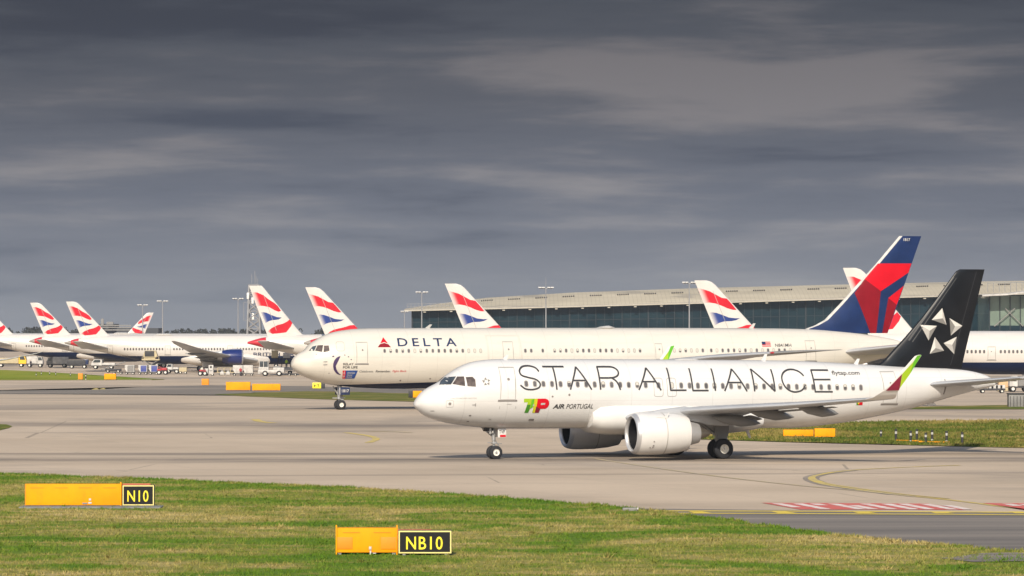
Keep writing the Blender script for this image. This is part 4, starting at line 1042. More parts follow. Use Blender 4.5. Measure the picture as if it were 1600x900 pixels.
for side in (-1, 1):
    for nm, pl, mt in (('fin_marking', [(57.05,13.49),(60.52,13.51),(60.22,12.64),(57.31,10.87),(55.68,12.01)], 'red'),
                       ('fin_marking', [(55.68,12.01),(57.31,10.87),(56.85,6.64),(56.33,6.76),(54.64,10.68)], 'dred'),
                       ('fin_marking', [(59.74,11.4),(59.01,9.6),(58.1,10.23)], 'red'), ('fin_marking', [(58.1,10.23),(59.01,9.6),(57.9,6.46),(57.44,6.52)], 'dred')):
        obj(nm, dfin.decal([pl], side), mt, fo, smooth=False)
    b2 = text_bm('1817', 59.67, 60.35, 15.62, 15.90, .02); grid_cut(b2, .3, .3)
    for v in b2.verts: v.co = Vector((v.co.x, side*(dfin.half(v.co.x, v.co.z)+.02), v.co.z))
    obj('lettering', b2, 'v_white', fo, smooth=False)
for side in (-1, 1):
    obj('tailplane', wing_bm([(.8, 52.5, 7.0, 5.0, 0, -7, .10), (1.6, 53.2, 6.6, 5.14, 0, -7, .10), (9.3, 59.0, 2.5, 6.1, 0, -7, .09)], side), 'wing_grey', dt)
    wg = obj('wing', wing_bm([(1.5, 21.2, 11.5, 2.8, 2, -5, .13), (2.5, 22.0, 10.6, 3.0, 2, -5, .13), (9, 26.9, 6.9, 3.75, 1, -5, .12), (18, 33.5, 4.4, 4.78, 0, -5, .11), (23, 37.4, 3.0, 5.16, 0, -5, .10), (25.0, 40.0, 1.6, 5.35, 0, -5, .10), (25.96, 42.3, .5, 5.45, 0, -5, .10)], side, 14), 'wing_light', dt)
    obj('wing_tip', wing_bm([(22.9, 37.25, 3.1, 5.15, 0, -5, .105), (25.0, 39.95, 1.65, 5.35, 0, -5, .105), (26.0, 42.3, .5, 5.46, 0, -5, .105)], side, 14), 'fairing_grey', wg)
    obj('navigation_light', ellip_loft([(37.15, side*23.0, 5.2, .02, .02), (37.4, side*23.0, 5.2, .12, .1), (37.9, side*23.05, 5.2, .02, .02)], 10), 'v_red', wg)
    nacelle(dt, (17.2, side*7.9, 2.05), 1.42, 4.9, ('cream_flat',))
    obj('pylon', ellip_loft([(19, side*7.9, 3.2, .05, .1), (20.5, side*7.9, 3.3, .25, .5), (25, side*7.9, 3.2, .25, .5), (28, side*7.9, 3.1, .05, .1)], 12), 'cream_flat', dt)
    bm = bmesh.new(); tube(bm, (30, side*4.65, .9), (30, side*4.4, 3), .25, n=10); tube(bm, (28.9, side*4.65, .62), (31.1, side*4.65, .62), .15, n=8); g = obj('main_gear', bm, 'steel', dt)
    for xx in (29.3, 30.7):
        for yy in (-.55, .55): wheel('wheel', (xx, side*4.65+yy, .58), .58, .45, g)
obj('belly_fairing', ellip_loft([(17.5, 0, 3.0, .3, .3), (20, 0, 2.7, 2.2, 1.1), (25, 0, 2.6, 2.75, 1.3), (32, 0, 2.6, 2.75, 1.3), (37, 0, 2.8, 2.0, 1.0), (39, 0, 3, .3, .3)], 28, 2.3), 'navy', dt)
bm = bmesh.new(); tube(bm, (4.55, 0, .4), (4.5, 0, 2.3), .16, n=12); tube(bm, (4.52, 0, 1.0), (4.5, 0, 2.2), .22, n=12); tube(bm, (4.5, 0, 1.15), (3.9, 0, 2.1), .07, n=8); box(bm, (4.2, 0, 1.05), (.7, .1, .1)); box(bm, (4.75, 0, 1.1), (.5, .25, .1)); box(bm, (4.42, 0, 1.0), (.2, .5, .16), bev=.03); tube(bm, (4.55, -.55, .44), (4.55, .55, .44), .09, n=8)
box(bm, (4.7, 0, .85), (.32, .2, .25), bev=.03); tube(bm, (4.9, 0, .7), (4.75, 0, 1.3), .05, n=6)
g = obj('nose_gear', bm, 'steel', dt)
for yy in (-.42, .42): wheel('wheel', (4.55, yy, .44), .44, .34, g, .46)
for yy in (-.62, .62):
    bm = bmesh.new(); box(bm, (4.78, yy, 1.68), (1.05, .05, .68), bev=.02); gd = obj('gear_door', bm, 'navy', g)
    bm = bmesh.new(); box(bm, (4.36, yy*1.05, 1.68), (.08, .03, .66)); obj('door_stripe', bm, 'v_white', g)
b2 = text_bm('1817', 4.55, 5.22, 1.56, 1.84, .025)
for v in b2.verts: v.co = Vector((v.co.x, -.66, v.co.z))
obj('lettering', b2, 'v_white', g, smooth=False)
for x, h_ in ((44.0, .42), (12.5, .3)):
    bm = bmesh.new(); prism(bm, [(x, 7.33), (x+.45, 7.33), (x+.72, 7.4+h_), (x+.5, 7.4+h_)], -.04, .04); obj('blade_aerial', bm, 'v_white', dt)
obj('satellite_dome', ellip_loft([(29.1, 0, 7.38, .5, .02), (29.5, 0, 7.42, .65, .12), (30.2, 0, 7.42, .7, .19), (30.8, 0, 7.38, .3, .02)], 16), 'v_white', dt)

# ------------------------------------------------------------------ near white narrow-body with black tail
TX0, TY0, TA = -5.80, 226.6, 19.0
th_ = Hull([(0,3.25),(.03,3.36),(.07,3.44),(.12,3.53),(.32,3.8),(.6,4.07),(.89,4.26),(1.23,4.43),(1.52,4.57),(1.87,4.86),(2.33,5.19),(2.9,5.52),(3.48,5.74),(4.35,5.89),(5.2,5.94),(10.2,5.93),(18.4,5.87),(24,5.80),(26.9,5.68),(30.7,5.46),(35.5,5.22),(37.3,4.87),(37.85,4.55)],
           [(0,3.25),(.03,3.17),(.07,3.12),(.15,3.03),(.32,2.87),(.6,2.65),(1.06,2.43),(1.69,2.24),(2.27,2.12),(3.19,1.98),(4.35,1.86),(5.5,1.8),(10,1.78),(20,1.72),(24,1.70),(26.9,1.92),(31.2,2.62),(35.5,3.67),(37.85,4.2)],
           [(0,0),(.03,.2),(.07,.31),(.12,.4),(.3,.65),(.6,.92),(1,1.18),(1.5,1.4),(2,1.58),(3,1.8),(4,1.92),(5,1.97),(24,1.97),(27,1.9),(30,1.6),(33,1.15),(36,.6),(37.85,.2)], 37.85)
tp = thing('narrow_body_jet', 'near white narrow-body jet with black tail fin bearing five silver stars', 'airliner', (TX0, TY0, 0), R(TA))
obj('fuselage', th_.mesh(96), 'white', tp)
W1 = [(1.429,4.447),(1.65,4.66),(1.879,4.861),(2.296,4.907),(1.925,4.464)]; W2 = [(2.022,4.492),(2.37,4.897),(2.695,4.909),(2.654,4.369)]; W3 = [(2.80,4.871),(3.164,4.888),(3.282,4.736),(3.263,4.347),(2.80,4.369)]
for side in (-1, 1):
    for pl, mt in ((W1, 'glass'), (W2, 'glass_warm'), (W3, 'glass_warm')):
        cxx = sum(p[0] for p in pl)/len(pl); czz = sum(p[1] for p in pl)/len(pl)
        bm = poly_bm([[(cxx+(a-cxx)*1.07, czz+(b-czz)*1.09) for a, b in pl]], 1); wrap(bm, th_, side, .010, .25, .1)
        b3 = poly_bm([pl], 0); wrap(b3, th_, side, .018, .25, .1); merge(bm, b3)
        obj('cockpit_window', bm, [mt, 'seal'], tp, smooth=False)
xs = [821 + 13.27*i for i in range(41)]
T_WX = [6.376 + (11.755-6.376)*i/10 for i in range(11)]
x = T_WX[-1]
T_WX += [12.30, 12.84, 13.381, 13.92, 14.74, 15.60]
x = 16.2
while x < 28.1: T_WX.append(x); x += (28.0-16.2)/22
for x in T_WX: window_part(th_, x, 4.49 - (x-6.376)*(4.49-4.16)/(28.0-6.376), -1, tp, .27, .40, random.random() < .06)
outline_part('cabin_door', th_, [(4.828,5.482),(5.80,5.479),(5.67,3.52),(4.714,3.52)], -1, tp, .045)
outline_part('cabin_door', th_, [(29.551,5.136),(30.537,5.146),(30.612,3.151),(29.598,3.16)], -1, tp, .045)
for q4 in ([(14.45,4.795),(15.04,4.793),(14.99,3.69),(14.427,3.693)], [(15.30,4.792),(15.90,4.789),(15.85,3.685),(15.265,3.688)]):
    cxx = sum(p[0] for p in q4)/4; czz = sum(p[1] for p in q4)/4
    bm = ring_bm(round_rect(cxx, czz, .60, 1.12, .14), round_rect(cxx, czz, .545, 1.065, .12)); obj('exit_hatch', wrap(bm, th_, -1, .013, 0, .12), 'seam', tp, smooth=False)
S_ = [[(7.29,5.20),(7.20,5.36),(7.046,5.466),(6.71,5.535),(6.325,5.475),(6.09,5.25),(6.15,4.99),(6.52,4.86),(7.0,4.735),(7.24,4.50),(7.15,4.26),(6.75,4.145),(6.30,4.19),(6.0,4.41)],
 [(7.60,5.483),(8.949,5.479)], [(8.24,5.47),(8.24,4.886),(8.27,4.13)], [(9.119,4.126),(9.38,4.798),(9.70,5.468)], [(9.70,5.468),(10.08,4.80),(10.466,4.12)], [(9.303,4.664),(10.12,4.661)],
 [(11.03,4.115),(11.02,4.792),(11.046,5.464)], [(11.03,5.464),(11.80,5.463),(12.10,5.41),(12.28,5.26),(12.29,5.06),(12.14,4.90),(11.80,4.815),(11.03,4.811)], [(11.80,4.815),(12.06,4.62),(12.20,4.37),(12.29,4.094)],
 [(13.467,4.088),(13.80,4.739),(14.15,5.396)], [(14.15,5.396),(14.50,4.74),(14.885,4.056)], [(13.70,4.578),(14.60,4.574)],
 [(15.486,5.392),(15.48,4.69),(15.50,4.062)], [(15.47,4.062),(16.521,4.057)], [(16.917,5.362),(16.90,4.684),(16.93,4.038)], [(16.90,4.038),(17.943,4.033)],
 [(18.349,5.341),(18.345,4.678),(18.384,4.013)], [(18.982,3.993),(19.32,4.674),(19.66,5.311)], [(19.66,5.311),(20.04,4.66),(20.433,3.969)], [(19.22,4.504),(20.15,4.5)],
 [(20.93,3.966),(20.90,4.668),(20.912,5.307)], [(20.912,5.307),(21.597,4.61),(22.26,3.96)], [(22.26,3.96),(22.239,4.662),(22.231,5.286)],
 [(24.28,4.88),(24.05,5.13),(23.68,5.265),(23.289,5.232),(22.96,5.05),(22.80,4.76),(22.85,4.40),(23.08,4.10),(23.48,3.925),(23.90,3.97),(24.16,4.14),(24.28,4.36)],
 [(26.034,5.215),(24.86,5.226)], [(24.873,5.226),(24.865,4.611),(24.905,3.929)], [(24.87,3.927),(26.075,3.916)], [(24.866,4.655),(26.005,4.65)]]
for grp in (S_[0:9], S_[9:]):
    lettering(stroke_bm(grp, .10), th_, -1, tp, 'ink', .020)
lettering(text_bm('flytap.com', 26.214, 28.102, 4.86, 5.18, .012), th_, -1, tp, 'ink')
lettering(text_bm('AIR', 8.048, 8.78, 3.01, 3.28, .035, .25), th_, -1, tp, 'ink')
lettering(text_bm('PORTUGAL', 8.90, 10.598, 3.0, 3.28, .008, .25), th_, -1, tp, 'ink')
def lg(u, v): return (6.216 + (u-216)/445*1.56, 3.61 - (v-262)/253*.83)
lgp = lambda *a: [lg(*p) for p in a]
lo = obj('airline_logo', wrap(poly_bm([lgp((215,262),(400,262),(392,328),(345,328),(312,515),(245,515),(285,328),(215,328))]), th_, -1, .016), 'lime', tp, smooth=False)
for pl, mt, off in ((lgp((345,325),(392,262),(455,262),(450,400),(430,515),(385,515),(392,440),(375,400),(330,440)), 'lime', .022), (lgp((350,285),(400,262),(395,325),(345,330)), 'green', .028), (lgp((276,370),(338,370),(312,515),(245,515)), 'dgreen', .022), (lgp((352,300),(398,300),(372,420),(338,440)), 'green', .028), (lgp((402,262),(455,262),(448,400),(430,515),(392,515),(400,440)), 'logo_yellow', .026),
    (lgp((455,262),(600,262),(640,280),(665,315),(667,375),(645,420),(610,443),(520,445),(505,445),(440,400)), 'red', .024), (lgp((440,400),(520,445),(500,515),(430,515)), 'maroon', .028), (lgp((523,340),(598,340),(592,372),(518,374)), 'v_white', .032), (lgp((375,375),(400,355),(405,395),(380,395)), 'v_white', .032)):
    obj('logo_stroke', wrap(poly_bm([pl]), th_, -1, off), mt, lo, smooth=False)
obj('flag_marking', wrap(poly_bm([[(27.86,3.357),(28.14,3.357),(28.17,3.096),(27.88,3.096)]]), th_, -1, .016), 'red', tp, smooth=False)
obj('flag_marking', wrap(poly_bm([[(27.70,3.357),(27.855,3.357),(27.875,3.096),(27.745,3.096)]]), th_, -1, .016), 'dgreen', tp, smooth=False)
obj('flag_crest', wrap(poly_bm([round_rect(27.87, 3.23, .13, .13, .06)]), th_, -1, .022), 'v_yellow', tp, smooth=False)
bm = None
for a in ([(34.23,9.03),(33.51,8.3),(34.52,7.99)],[(34.72,8.41),(35.64,7.93),(34.82,7.33)],[(35.25,7.26),(34.32,6.86),(35.08,6.18)],[(33.7,7.24),(34.36,6.39),(33.35,6.2)],[(32.74,7.99),(33.85,7.93),(33.27,7.02)]):
    bm = poly_bm([[(3.93+(p-34.25)*.175, 4.63+(z-7.55)*.165) for p, z in a]], 0, bm)
obj('star_logo', wrap(bm, th_, -1, .016), 'silver3', tp, smooth=False)
lettering(text_bm('DON CARLOS BECKER SANTOS', 1.40, 3.30, 3.61, 3.69, -.01), th_, -1, tp, 'seam')
for x, z, w1, h1 in ((6.875,2.35,.34,.12),(7.995,3.728,.12,.10),(9.05,3.823,.13,.13),(.858,2.905,.2,.03),(3.042,2.627,.14,.07),(3.047,2.275,.14,.05),(1.757,3.328,.16,.16),(4.3,2.4,.16,.04),(11.6,2.2,.05,.05)):
    obj('vent_port', wrap(poly_bm([round_rect(x, z, w1, h1, min(w1, h1)*.4)]), th_, -1, .014), 'seal' if w1 != .16 or h1 > .1 else 'seam', tp, smooth=False)
bm = ring_bm(round_rect(1.757, 3.328, .42, .42, .08), round_rect(1.757, 3.328, .39, .39, .07)); obj('static_plate', wrap(bm, th_, -1, .013), 'win_ring', tp, smooth=False)
bm = poly_bm([[(3.05,3.275),(3.25,3.285),(3.25,3.255),(3.05,3.255)],[(3.24,3.36),(3.27,3.36),(3.27,3.18),(3.24,3.18)]]); obj('pitot_probe', wrap(bm, th_, -1, .03), 'seal', tp, smooth=False)
bm = poly_bm([[(4.72,3.18),(4.745,3.18),(4.745,3.02),(4.72,3.02)],[(5.72,3.18),(5.745,3.18),(5.745,3.02),(5.72,3.02)],[(5.15,3.30),(5.45,3.30),(5.45,3.275),(5.15,3.275)]]); obj('door_marks', wrap(bm, th_, -1, .013), 'seam', tp, smooth=False)
# cargo hatch outlines
for x0, x1, z0, z1 in ((24.6, 26.4, 2.15, 3.0),):
    pass
T_LE = [(29.6,5.3),(30.31,5.78),(30.94,6.42),(31.79,7.25),(32.95,8.5),(34.23,10.03),(35.05,11.08),(35.3,11.38),(35.5,11.44)]; T_TE = [(35.5,4.9),(35.6,5.26),(37.2,11.44)]
tf = Fin(T_LE, T_TE, .10)
fo = obj('tail_fin', tf.mesh(16, 50), 'fin_black', tp)
stars = [([(34.23,9.03),(33.51,8.3),(34.52,7.99)],(34.25,8.4)), ([(34.72,8.41),(35.64,7.93),(34.82,7.33)],(35.12,7.9)), ([(35.25,7.26),(34.32,6.86),(35.08,6.18)],(34.93,6.76)), ([(33.7,7.24),(34.36,6.39),(33.35,6.2)],(33.75,6.56)), ([(32.74,7.99),(33.85,7.93),(33.27,7.02)],(33.35,7.63))]
shade = [(0,2,1),(0,1,2),(0,1,2),(1,2,0),(0,2,1)]
for side in (-1, 1):
    for (tri, c), sh in zip(stars, shade):
        st = None
        bm = bmesh.new()
        for i in range(3):
            a, b = tri[i], tri[(i+1) % 3]; merge(bm, tf.decal([[a, b, c]], side, .014, sh[i]))
        obj('star_emblem', bm, ['silver1', 'silver2', 'silver3'], fo, smooth=False)
    obj('rudder_hinge', tf.decal([[(36.6,11.3),(36.63,11.3),(34.85,5.5),(34.80,5.5)]], side, .012), 'v_dark', fo, smooth=False)
    obj('leading_edge_highlight', tf.decal([[(31.9,7.05),(35.02,10.95),(35.10,10.95),(32.0,7.0)],[(32.15,6.95),(35.2,10.9),(35.25,10.9),(32.21,6.92)]], side, .012), 'fin_grey', fo, smooth=False)  # two thin lines paint the lit glint along the leading edge
def flex(secs, side):                                     # the far wing rides a little higher in the turn
    return secs if side < 0 else [(y, xl - .055*y, c, zl + .024*y, tw, ca, tk) for y, xl, c, zl, tw, ca, tk in secs]
for side in (-1, 1):
    ox, oz = (0, 0) if side < 0 else (-.96, .42)
    obj('tailplane', wing_bm([(.7, 32.5, 3.9, 4.25, 0, -6, .10), (1.1, 32.87, 3.6, 4.31, 0, -6, .10), (6.22, 36.5, 1.5, 4.78, 0, -6, .09)], side), 'wing_light', tp)
    bm = poly_bm([[(34.0, 4.65), (34.06, 4.65), (34.16, 4.3), (34.06, 3.7), (33.98, 3.72), (34.08, 4.3)]]); obj('trim_plate', wrap(bm, th_, side, .012), 'seal', tp, smooth=False)
    wg = obj('wing', wing_bm(flex([(1.4, 12.1, 6.8, 2.30, 3, -5, .12), (2.0, 12.4, 6.4, 2.42, 3, -5, .12), (6.4, 14.75, 4.3, 2.93, 1.5, -5, .115), (12, 18.65, 3.0, 3.32, 0, -5, .11), (16.4, 21.75, 1.75, 3.72, 0, -6, .10)], side), side, 14), 'wing_light', tp)
    slots = wing_bm(flex([(16.38, 21.73, 1.76, 3.72, 0, -6, .10), (16.9, 22.0, 1.40, 3.84, 0, -22, .09), (17.25, 22.25, 1.05, 4.08, 0, -48, .09), (17.45, 22.6, .82, 4.42, 0, -70, .085), (17.62, 23.15, .64, 5.05, 0, -78, .08), (17.82, 23.82, .48, 5.85, 0, -80, .075), (17.9, 24.1, .40, 6.18, 0, -80, .07), (17.92, 24.32, .18, 6.25, 0, -80, .07)], side), side, 12)
    sk_ = obj('sharklet', slots, 'white_flat', wg)
    yf = lambda z: float(np.interp(z, [4.0, 4.42, 5.05, 5.85, 6.25], [17.3, 17.46, 17.62, 17.82, 17.93]))
    for pl, mt in (([(22.52,4.22),(23.41,5.17),(23.34,4.24)], 'maroon'), ([(23.42,5.17),(24.04,5.87),(23.93,5.21),(23.36,4.36)], 'lime'), ([(24.04,5.87),(24.22,6.2),(24.48,6.25),(23.92,5.20)], 'green')):
        for face in (1, -1):
            b2 = poly_bm([pl]); grid_cut(b2, .2, .2)
            for v in b2.verts: v.co = Vector((v.co.x + ox, side*(yf(v.co.z) + face*.05), v.co.z + oz))
            obj('sharklet_marking', b2, mt, sk_, smooth=False)
    for y, xe, ze, ln in ((6.3, 19.5, 2.15, 3.1), (8.2, 20.85, 2.55, 3.0), (11.2, 22.35, 2.80, 2.6)):
        obj('flap_fairing', ellip_loft([(xe-ln, side*y, ze+.40, .03, .03), (xe-ln*.75, side*y, ze+.26, .22, .26), (xe-ln*.4, side*y, ze+.14, .25, .34), (xe-ln*.12, side*y, ze+.05, .14, .17), (xe, side*y, ze, .02, .02)], 16), 'fairing_grey', wg)
    bm = bmesh.new()                                      # lowered flap panels behind the wing
    fr = wing_bm([(2.3, 18.6, 1.25, 2.25, 14, -5, .10), (6.3, 18.75, .95, 2.62, 14, -5, .10)], side, 8); merge(bm, fr)
    fr = wing_bm([(6.6, 18.75, .7, 2.78, 6, -5, .10), (12.2, 21.4, .5, 3.22, 6, -5, .10)], side, 8); merge(bm, fr)
    obj('flap', bm, 'fairing_grey', wg)
    e = nacelle(tp, (11.52, side*5.75, 1.58), 1.25, 3.45, ('white_flat',))
    b2 = bmesh.new(); prism(b2, [(12.8, 2.55), (13.4, 2.62), (13.6, 2.85), (13.5, 2.5)], side*6.55-.03, side*6.55+.03); obj('strake', b2, 'white_flat', e)
    bm = bmesh.new(); lathe(bm, [(0, 1.252), (.04, 1.254)], (13.35, side*5.75, 1.58), 48); obj('cowl_seam', bm, 'seam', e)
    for xx, zz, rr in ((12.53, 1.15, .035), (12.53, .92, .045), (12.35, .80, .035), (12.5, .82, .03)):
        ya = math.sqrt(max(.01, 1.26**2-(zz-1.58)**2)); b2 = bmesh.new(); box(b2, (xx, side*5.75 + side*ya, zz), (rr*2.2, .02, rr*2)); obj('drain_mark', b2, 'seal', e, smooth=False)
    obj('pylon', ellip_loft([(12.5, side*5.75, 2.74, .04, .05), (13.2, side*5.75, 2.80, .18, .18), (14.9, side*5.75, 2.80, .24, .38), (16.4, side*5.75, 2.45, .22, .42), (17.6, side*5.75, 2.3, .14, .3), (18.6, side*5.75, 2.35, .03, .08)], 16), 'wing_light', tp)
    bm = bmesh.new(); tube(bm, (17.95, side*3.8, .62), (17.75, side*3.6, 2.3), .19, .22, 14); tube(bm, (17.9, side*3.7, 1.3), (16.6, side*3.3, 2.3), .09, n=8); tube(bm, (17.95, side*3.2, .62), (17.95, side*4.4, .62), .14, n=10)
    tube(bm, (18.15, side*3.8, .75), (18.4, side*3.8, 1.15), .06, n=6); tube(bm, (18.4, side*3.8, 1.15), (18.0, side*3.75, 1.6), .06, n=6); tube(bm, (17.6, side*4.1, .9), (17.35, side*4.1, 1.5), .025, n=6)
    g = obj('main_gear', bm, 'steel', tp)
    for yy in (3.33, 4.27): wheel('wheel', (17.95, side*yy, .6), .6, .44, g, .46)
    bm = bmesh.new(); prism(bm, [(17.4, 2.45), (18.45, 2.45), (18.4, 1.5), (18.15, .95), (17.8, .95), (17.62, 1.5)], side*4.02-.03, side*4.02+.03); obj('gear_door', bm, 'fairing_grey', g)
obj('belly_fairing', ellip_loft([(10.45, 0, 2.55, .6, .25), (10.65, 0, 2.5, 1.75, .72), (11.1, 0, 2.48, 2.08, .98), (12, 0, 2.46, 2.2, 1.07), (16, 0, 2.42, 2.2, 1.08), (19.4, 0, 2.38, 2.15, 1.0), (20.8, 0, 2.3, 2.03, .80), (21.6, 0, 2.2, 1.8, .55), (21.95, 0, 2.1, 1.0, .25)], 48, 2.5), 'white_flat', tp)
bm = bmesh.new(); tube(bm, (5.02, 0, .38), (4.98, 0, 1.15), .075, n=14); tube(bm, (4.98, 0, 1.1), (4.95, 0, 2.0), .12, n=14); tube(bm, (4.98, 0, 1.3), (4.1, 0, 2.0), .06, n=8); tube(bm, (5.02, -.42, .4), (5.02, .42, .4), .07, n=8)
box(bm, (5.0, 0, .95), (.24, .3, .12), bev=.02); tube(bm, (4.6, 0, .98), (5.5, 0, .90), .025, n=6); tube(bm, (5.1, 0, 1.1), (5.3, 0, .8), .03, n=6); tube(bm, (5.3, 0, .8), (5.08, 0, .55), .03, n=6); tube(bm, (4.7, -.2, 1.5), (4.7, -.2, 1.95), .08, n=8)
g = obj('nose_gear', bm, 'steel', tp)
for yy in (-.27, .27): wheel('wheel', (5.02, yy, .4), .4, .26, g, .5)
for yy in (-.45, .45):
    bm = bmesh.new(); box(bm, (5.35, yy, 1.55), (.52, .04, .52), bev=.02); obj('gear_door', bm, 'white_flat', g)
bm = bmesh.new()
for yy in (-.22, .22): tube(bm, (4.78, yy, 1.62), (4.86, yy, 1.62), .10, n=12)
obj('taxi_light', bm, 'v_white', g)
b2 = text_bm('TVF', 5.16, 5.52, 1.52, 1.72, .02)
for v in b2.verts: v.co = Vector((v.co.x, -.476, v.co.z))
obj('lettering', b2, 'ink', g, smooth=False)
bm = bmesh.new(); box(bm, (5.40, -.475, 1.38), (.36, .01, .13)); obj('tow_placard', bm, 'red', g, smooth=False)
bm = bmesh.new(); tube(bm, (4.35, 0, 1.95), (4.9, 0, 1.95), .30, n=10); obj('gear_bay', bm, 'v_dark', g)
for x, z0, h_ in ((5.5, 5.9, .30), (22.15, 5.80, .40), (28.3, 5.55, .36)):
    bm = bmesh.new(); prism(bm, [(x, z0), (x+.3, z0), (x+.42, z0+h_), (x+.26, z0+h_)], -.03, .03); obj('blade_aerial', bm, 'white_flat', tp)
bm = bmesh.new(); prism(bm, [(21.0, 1.8), (21.3, 1.8), (21.5, 1.1), (21.38, 1.1)], -.03, .03); obj('blade_aerial', bm, 'white_flat', tp)
bm = bmesh.new(); prism(bm, [(33.2, 3.12), (33.7, 3.22), (33.9, 3.05), (33.4, 2.98)], -.03, .03); obj('blade_aerial', bm, 'white_flat', tp)
obj('satellite_dome', ellip_loft([(16.3, 0, 5.84, .3, .02), (16.8, 0, 5.88, .4, .08), (17.6, 0, 5.88, .4, .08), (18.1, 0, 5.84, .2, .02)], 16), 'white_flat', tp)

# ------------------------------------------------------------------ taxiway signs
def sign_box(px0, px1, top, bottom, label, mat_='yellow', depth=.5, details=True, group=None, pads=True):
    (x0, y0), (x1, _) = G(px0, bottom), G(px1, bottom); s = F/y0; h_ = (bottom-top)/s; wd = x1-x0
    t = thing('sign_cabinet', label, 'sign cabinet', ((x0+x1)/2, y0 + depth/2, zg(y0)), 0, group)
    bm = bmesh.new(); box(bm, (0, 0, .06 + h_/2), (wd, depth, h_ - .08), bev=.025); obj('cabinet', bm, mat_, t)
    if details:
        n = max(1, round(wd/1.1))
        for k in (0, n):
            bm = bmesh.new(); xx = -wd/2 + wd*k/n; box(bm, (min(max(xx, -wd/2+.02), wd/2-.02), -depth/2-.012, .06+h_/2), (.035, .03, h_-.06)); obj('frame_rib', bm, 'yellow_dark', t)
        for k in range(max(1, n)):
            bm = bmesh.new(); box(bm, (-wd/2 + wd*(k+.5)/n, -depth/2-.008, h_*.86), (wd/n*.55, .02, .022)); obj('vent_slot', bm, 'yellow_dark', t)
    for sx_ in (-1, 1):
        bm = bmesh.new(); box(bm, (sx_*(wd/2-.12), 0, .04), (.12, depth*1.0, .1)); obj('foot', bm, 'v_grey', t)
    return t, wd, h_, depth
def sign_face(px0, px1, top, bottom, text, label, trim=None, depth=.35):
    (x0, y0), (x1, _) = G(px0, bottom), G(px1, bottom); s = F/y0; h_ = (bottom-top)/s; wd = x1-x0
    t = thing('taxiway_sign', label, 'taxiway sign', ((x0+x1)/2, y0+depth/2, zg(y0)))
    bm = bmesh.new(); box(bm, (0, 0, .05+h_/2), (wd, depth, h_-.06), bev=.02); obj('housing', bm, 'v_dark', t)
    b = .045
    bm = bmesh.new(); box(bm, (0, -depth/2-.004, .05+h_/2), (wd-.03, .012, h_-.09)); obj('border', bm, 'sign_border', t, smooth=False)
    bm = bmesh.new(); box(bm, (0, -depth/2-.010, .05+h_/2), (wd-.03-2*b, .012, h_-.09-2*b)); obj('face', bm, 'sign_black', t, smooth=False)
    tb = text_bm(text, -wd*.5+wd*trim[0], -wd*.5+wd*trim[1], h_*.26, h_*.78, .010, 0, 1.1)
    for v in tb.verts: v.co.y = -depth/2 - .019
    obj('lettering', tb, 'yellow_letter', t, smooth=False)
    for sx_ in (-1, 1):
        bm = bmesh.new(); box(bm, (sx_*(wd/2-.2), 0, .03), (.1, depth, .1)); obj('foot', bm, 'v_grey', t)
    return t
c, wd, h_, dp = sign_box(39, 190, 757, 793, 'long low yellow cabinet standing beside the N10 board')
bm = bmesh.new(); box(bm, (.72, -dp/2-.02, .34), (.10, .03, .10), bev=.02); box(bm, (.72, -dp/2-.02, .2), (.14, .03, .07)); obj('lock', bm, 'v_white', c)
bm = bmesh.new(); box(bm, (.50, -dp/2-.02, .18), (.22, .02, .06)); obj('plate', bm, 'v_grey', c)
bm = bmesh.new(); box(bm, (wd/2-.03, -dp/2-.03, .55), (.06, .06, 1.08), bev=.01); obj('end_post', bm, 'yellow', c)
sg_ = sign_face(191, 241, 758.5, 793, 'N10', 'black board reading N10 in yellow', (.16, .82))
bm = bmesh.new(); box(bm, (-.1, .12, .96), (1.2, .06, .12), bev=.01); obj('top_strip', bm, 'orange', sg_)
x0, y0 = G(30, 795); x1, _ = G(252, 795)
bm = bmesh.new(); box(bm, ((x0+x1)/2, y0+.6, .03), (x1-x0, 1.7, .12), bev=.03); tag(obj('concrete_slab', bm, 'conc_pad'), 'thin grey concrete slab under the N10 board', 'slab')
c, wd, h_, dp = sign_box(525, 621, 826, 868, 'yellow cabinet standing beside the NB10 board')
for sx_ in (-1, 1):
    bm = bmesh.new(); box(bm, (sx_*wd*.36, -dp/2-.012, .42), (wd*.26, .02, .40), bev=.006); obj('inset_panel', bm, 'yellow_dark', c)
bm = bmesh.new(); box(bm, (.12, -dp/2-.03, .25), (.09, .05, .11), bev=.02); box(bm, (.13, -dp/2-.03, .10), (.05, .05, .14)); box(bm, (.26, -dp/2-.02, .08), (.12, .03, .03)); obj('lock', bm, 'v_white', c)
for sx_ in (-1, 1):
    bm = bmesh.new(); box(bm, (sx_*(wd/2-.015), -dp/2-.03, .52), (.045, .06, 1.02), bev=.008); obj('end_post', bm, 'yellow', c)
sign_face(622, 706, 829.5, 869, 'NB10', 'black board reading NB10 in yellow', (.15, .83))
(x0, y0), (x1, _) = G(590, 862), G(674, 862)
t = thing('sign_cabinet', 'red sign cabinet mostly hidden behind the NB10 board', 'sign cabinet', ((x0+x1)/2, y0+.3, 0))
bm = bmesh.new(); box(bm, (0, 0, .39), (x1-x0, .2, .72), bev=.015); obj('cabinet', bm, 'orange', t)
yb = 'yellow cabinets out on the airfield'
sign_box(353, 391, 597, 610.5, 'taller left one of two yellow cabinets on the dark asphalt', depth=.8, details=False, group=yb)
sign_box(394, 438, 600, 610.8, 'longer low right one of two yellow cabinets on the dark asphalt', depth=.8, details=False, group=yb)
sign_box(315, 326, 592, 602.5, 'narrow yellow cabinet standing alone left of the two on dark asphalt', 'yellow_dark', .8, False, yb)
sign_box(163, 181, 584, 593.5, 'yellow cabinet at the tip of the far left grass strip', depth=.8, details=False, group=yb)
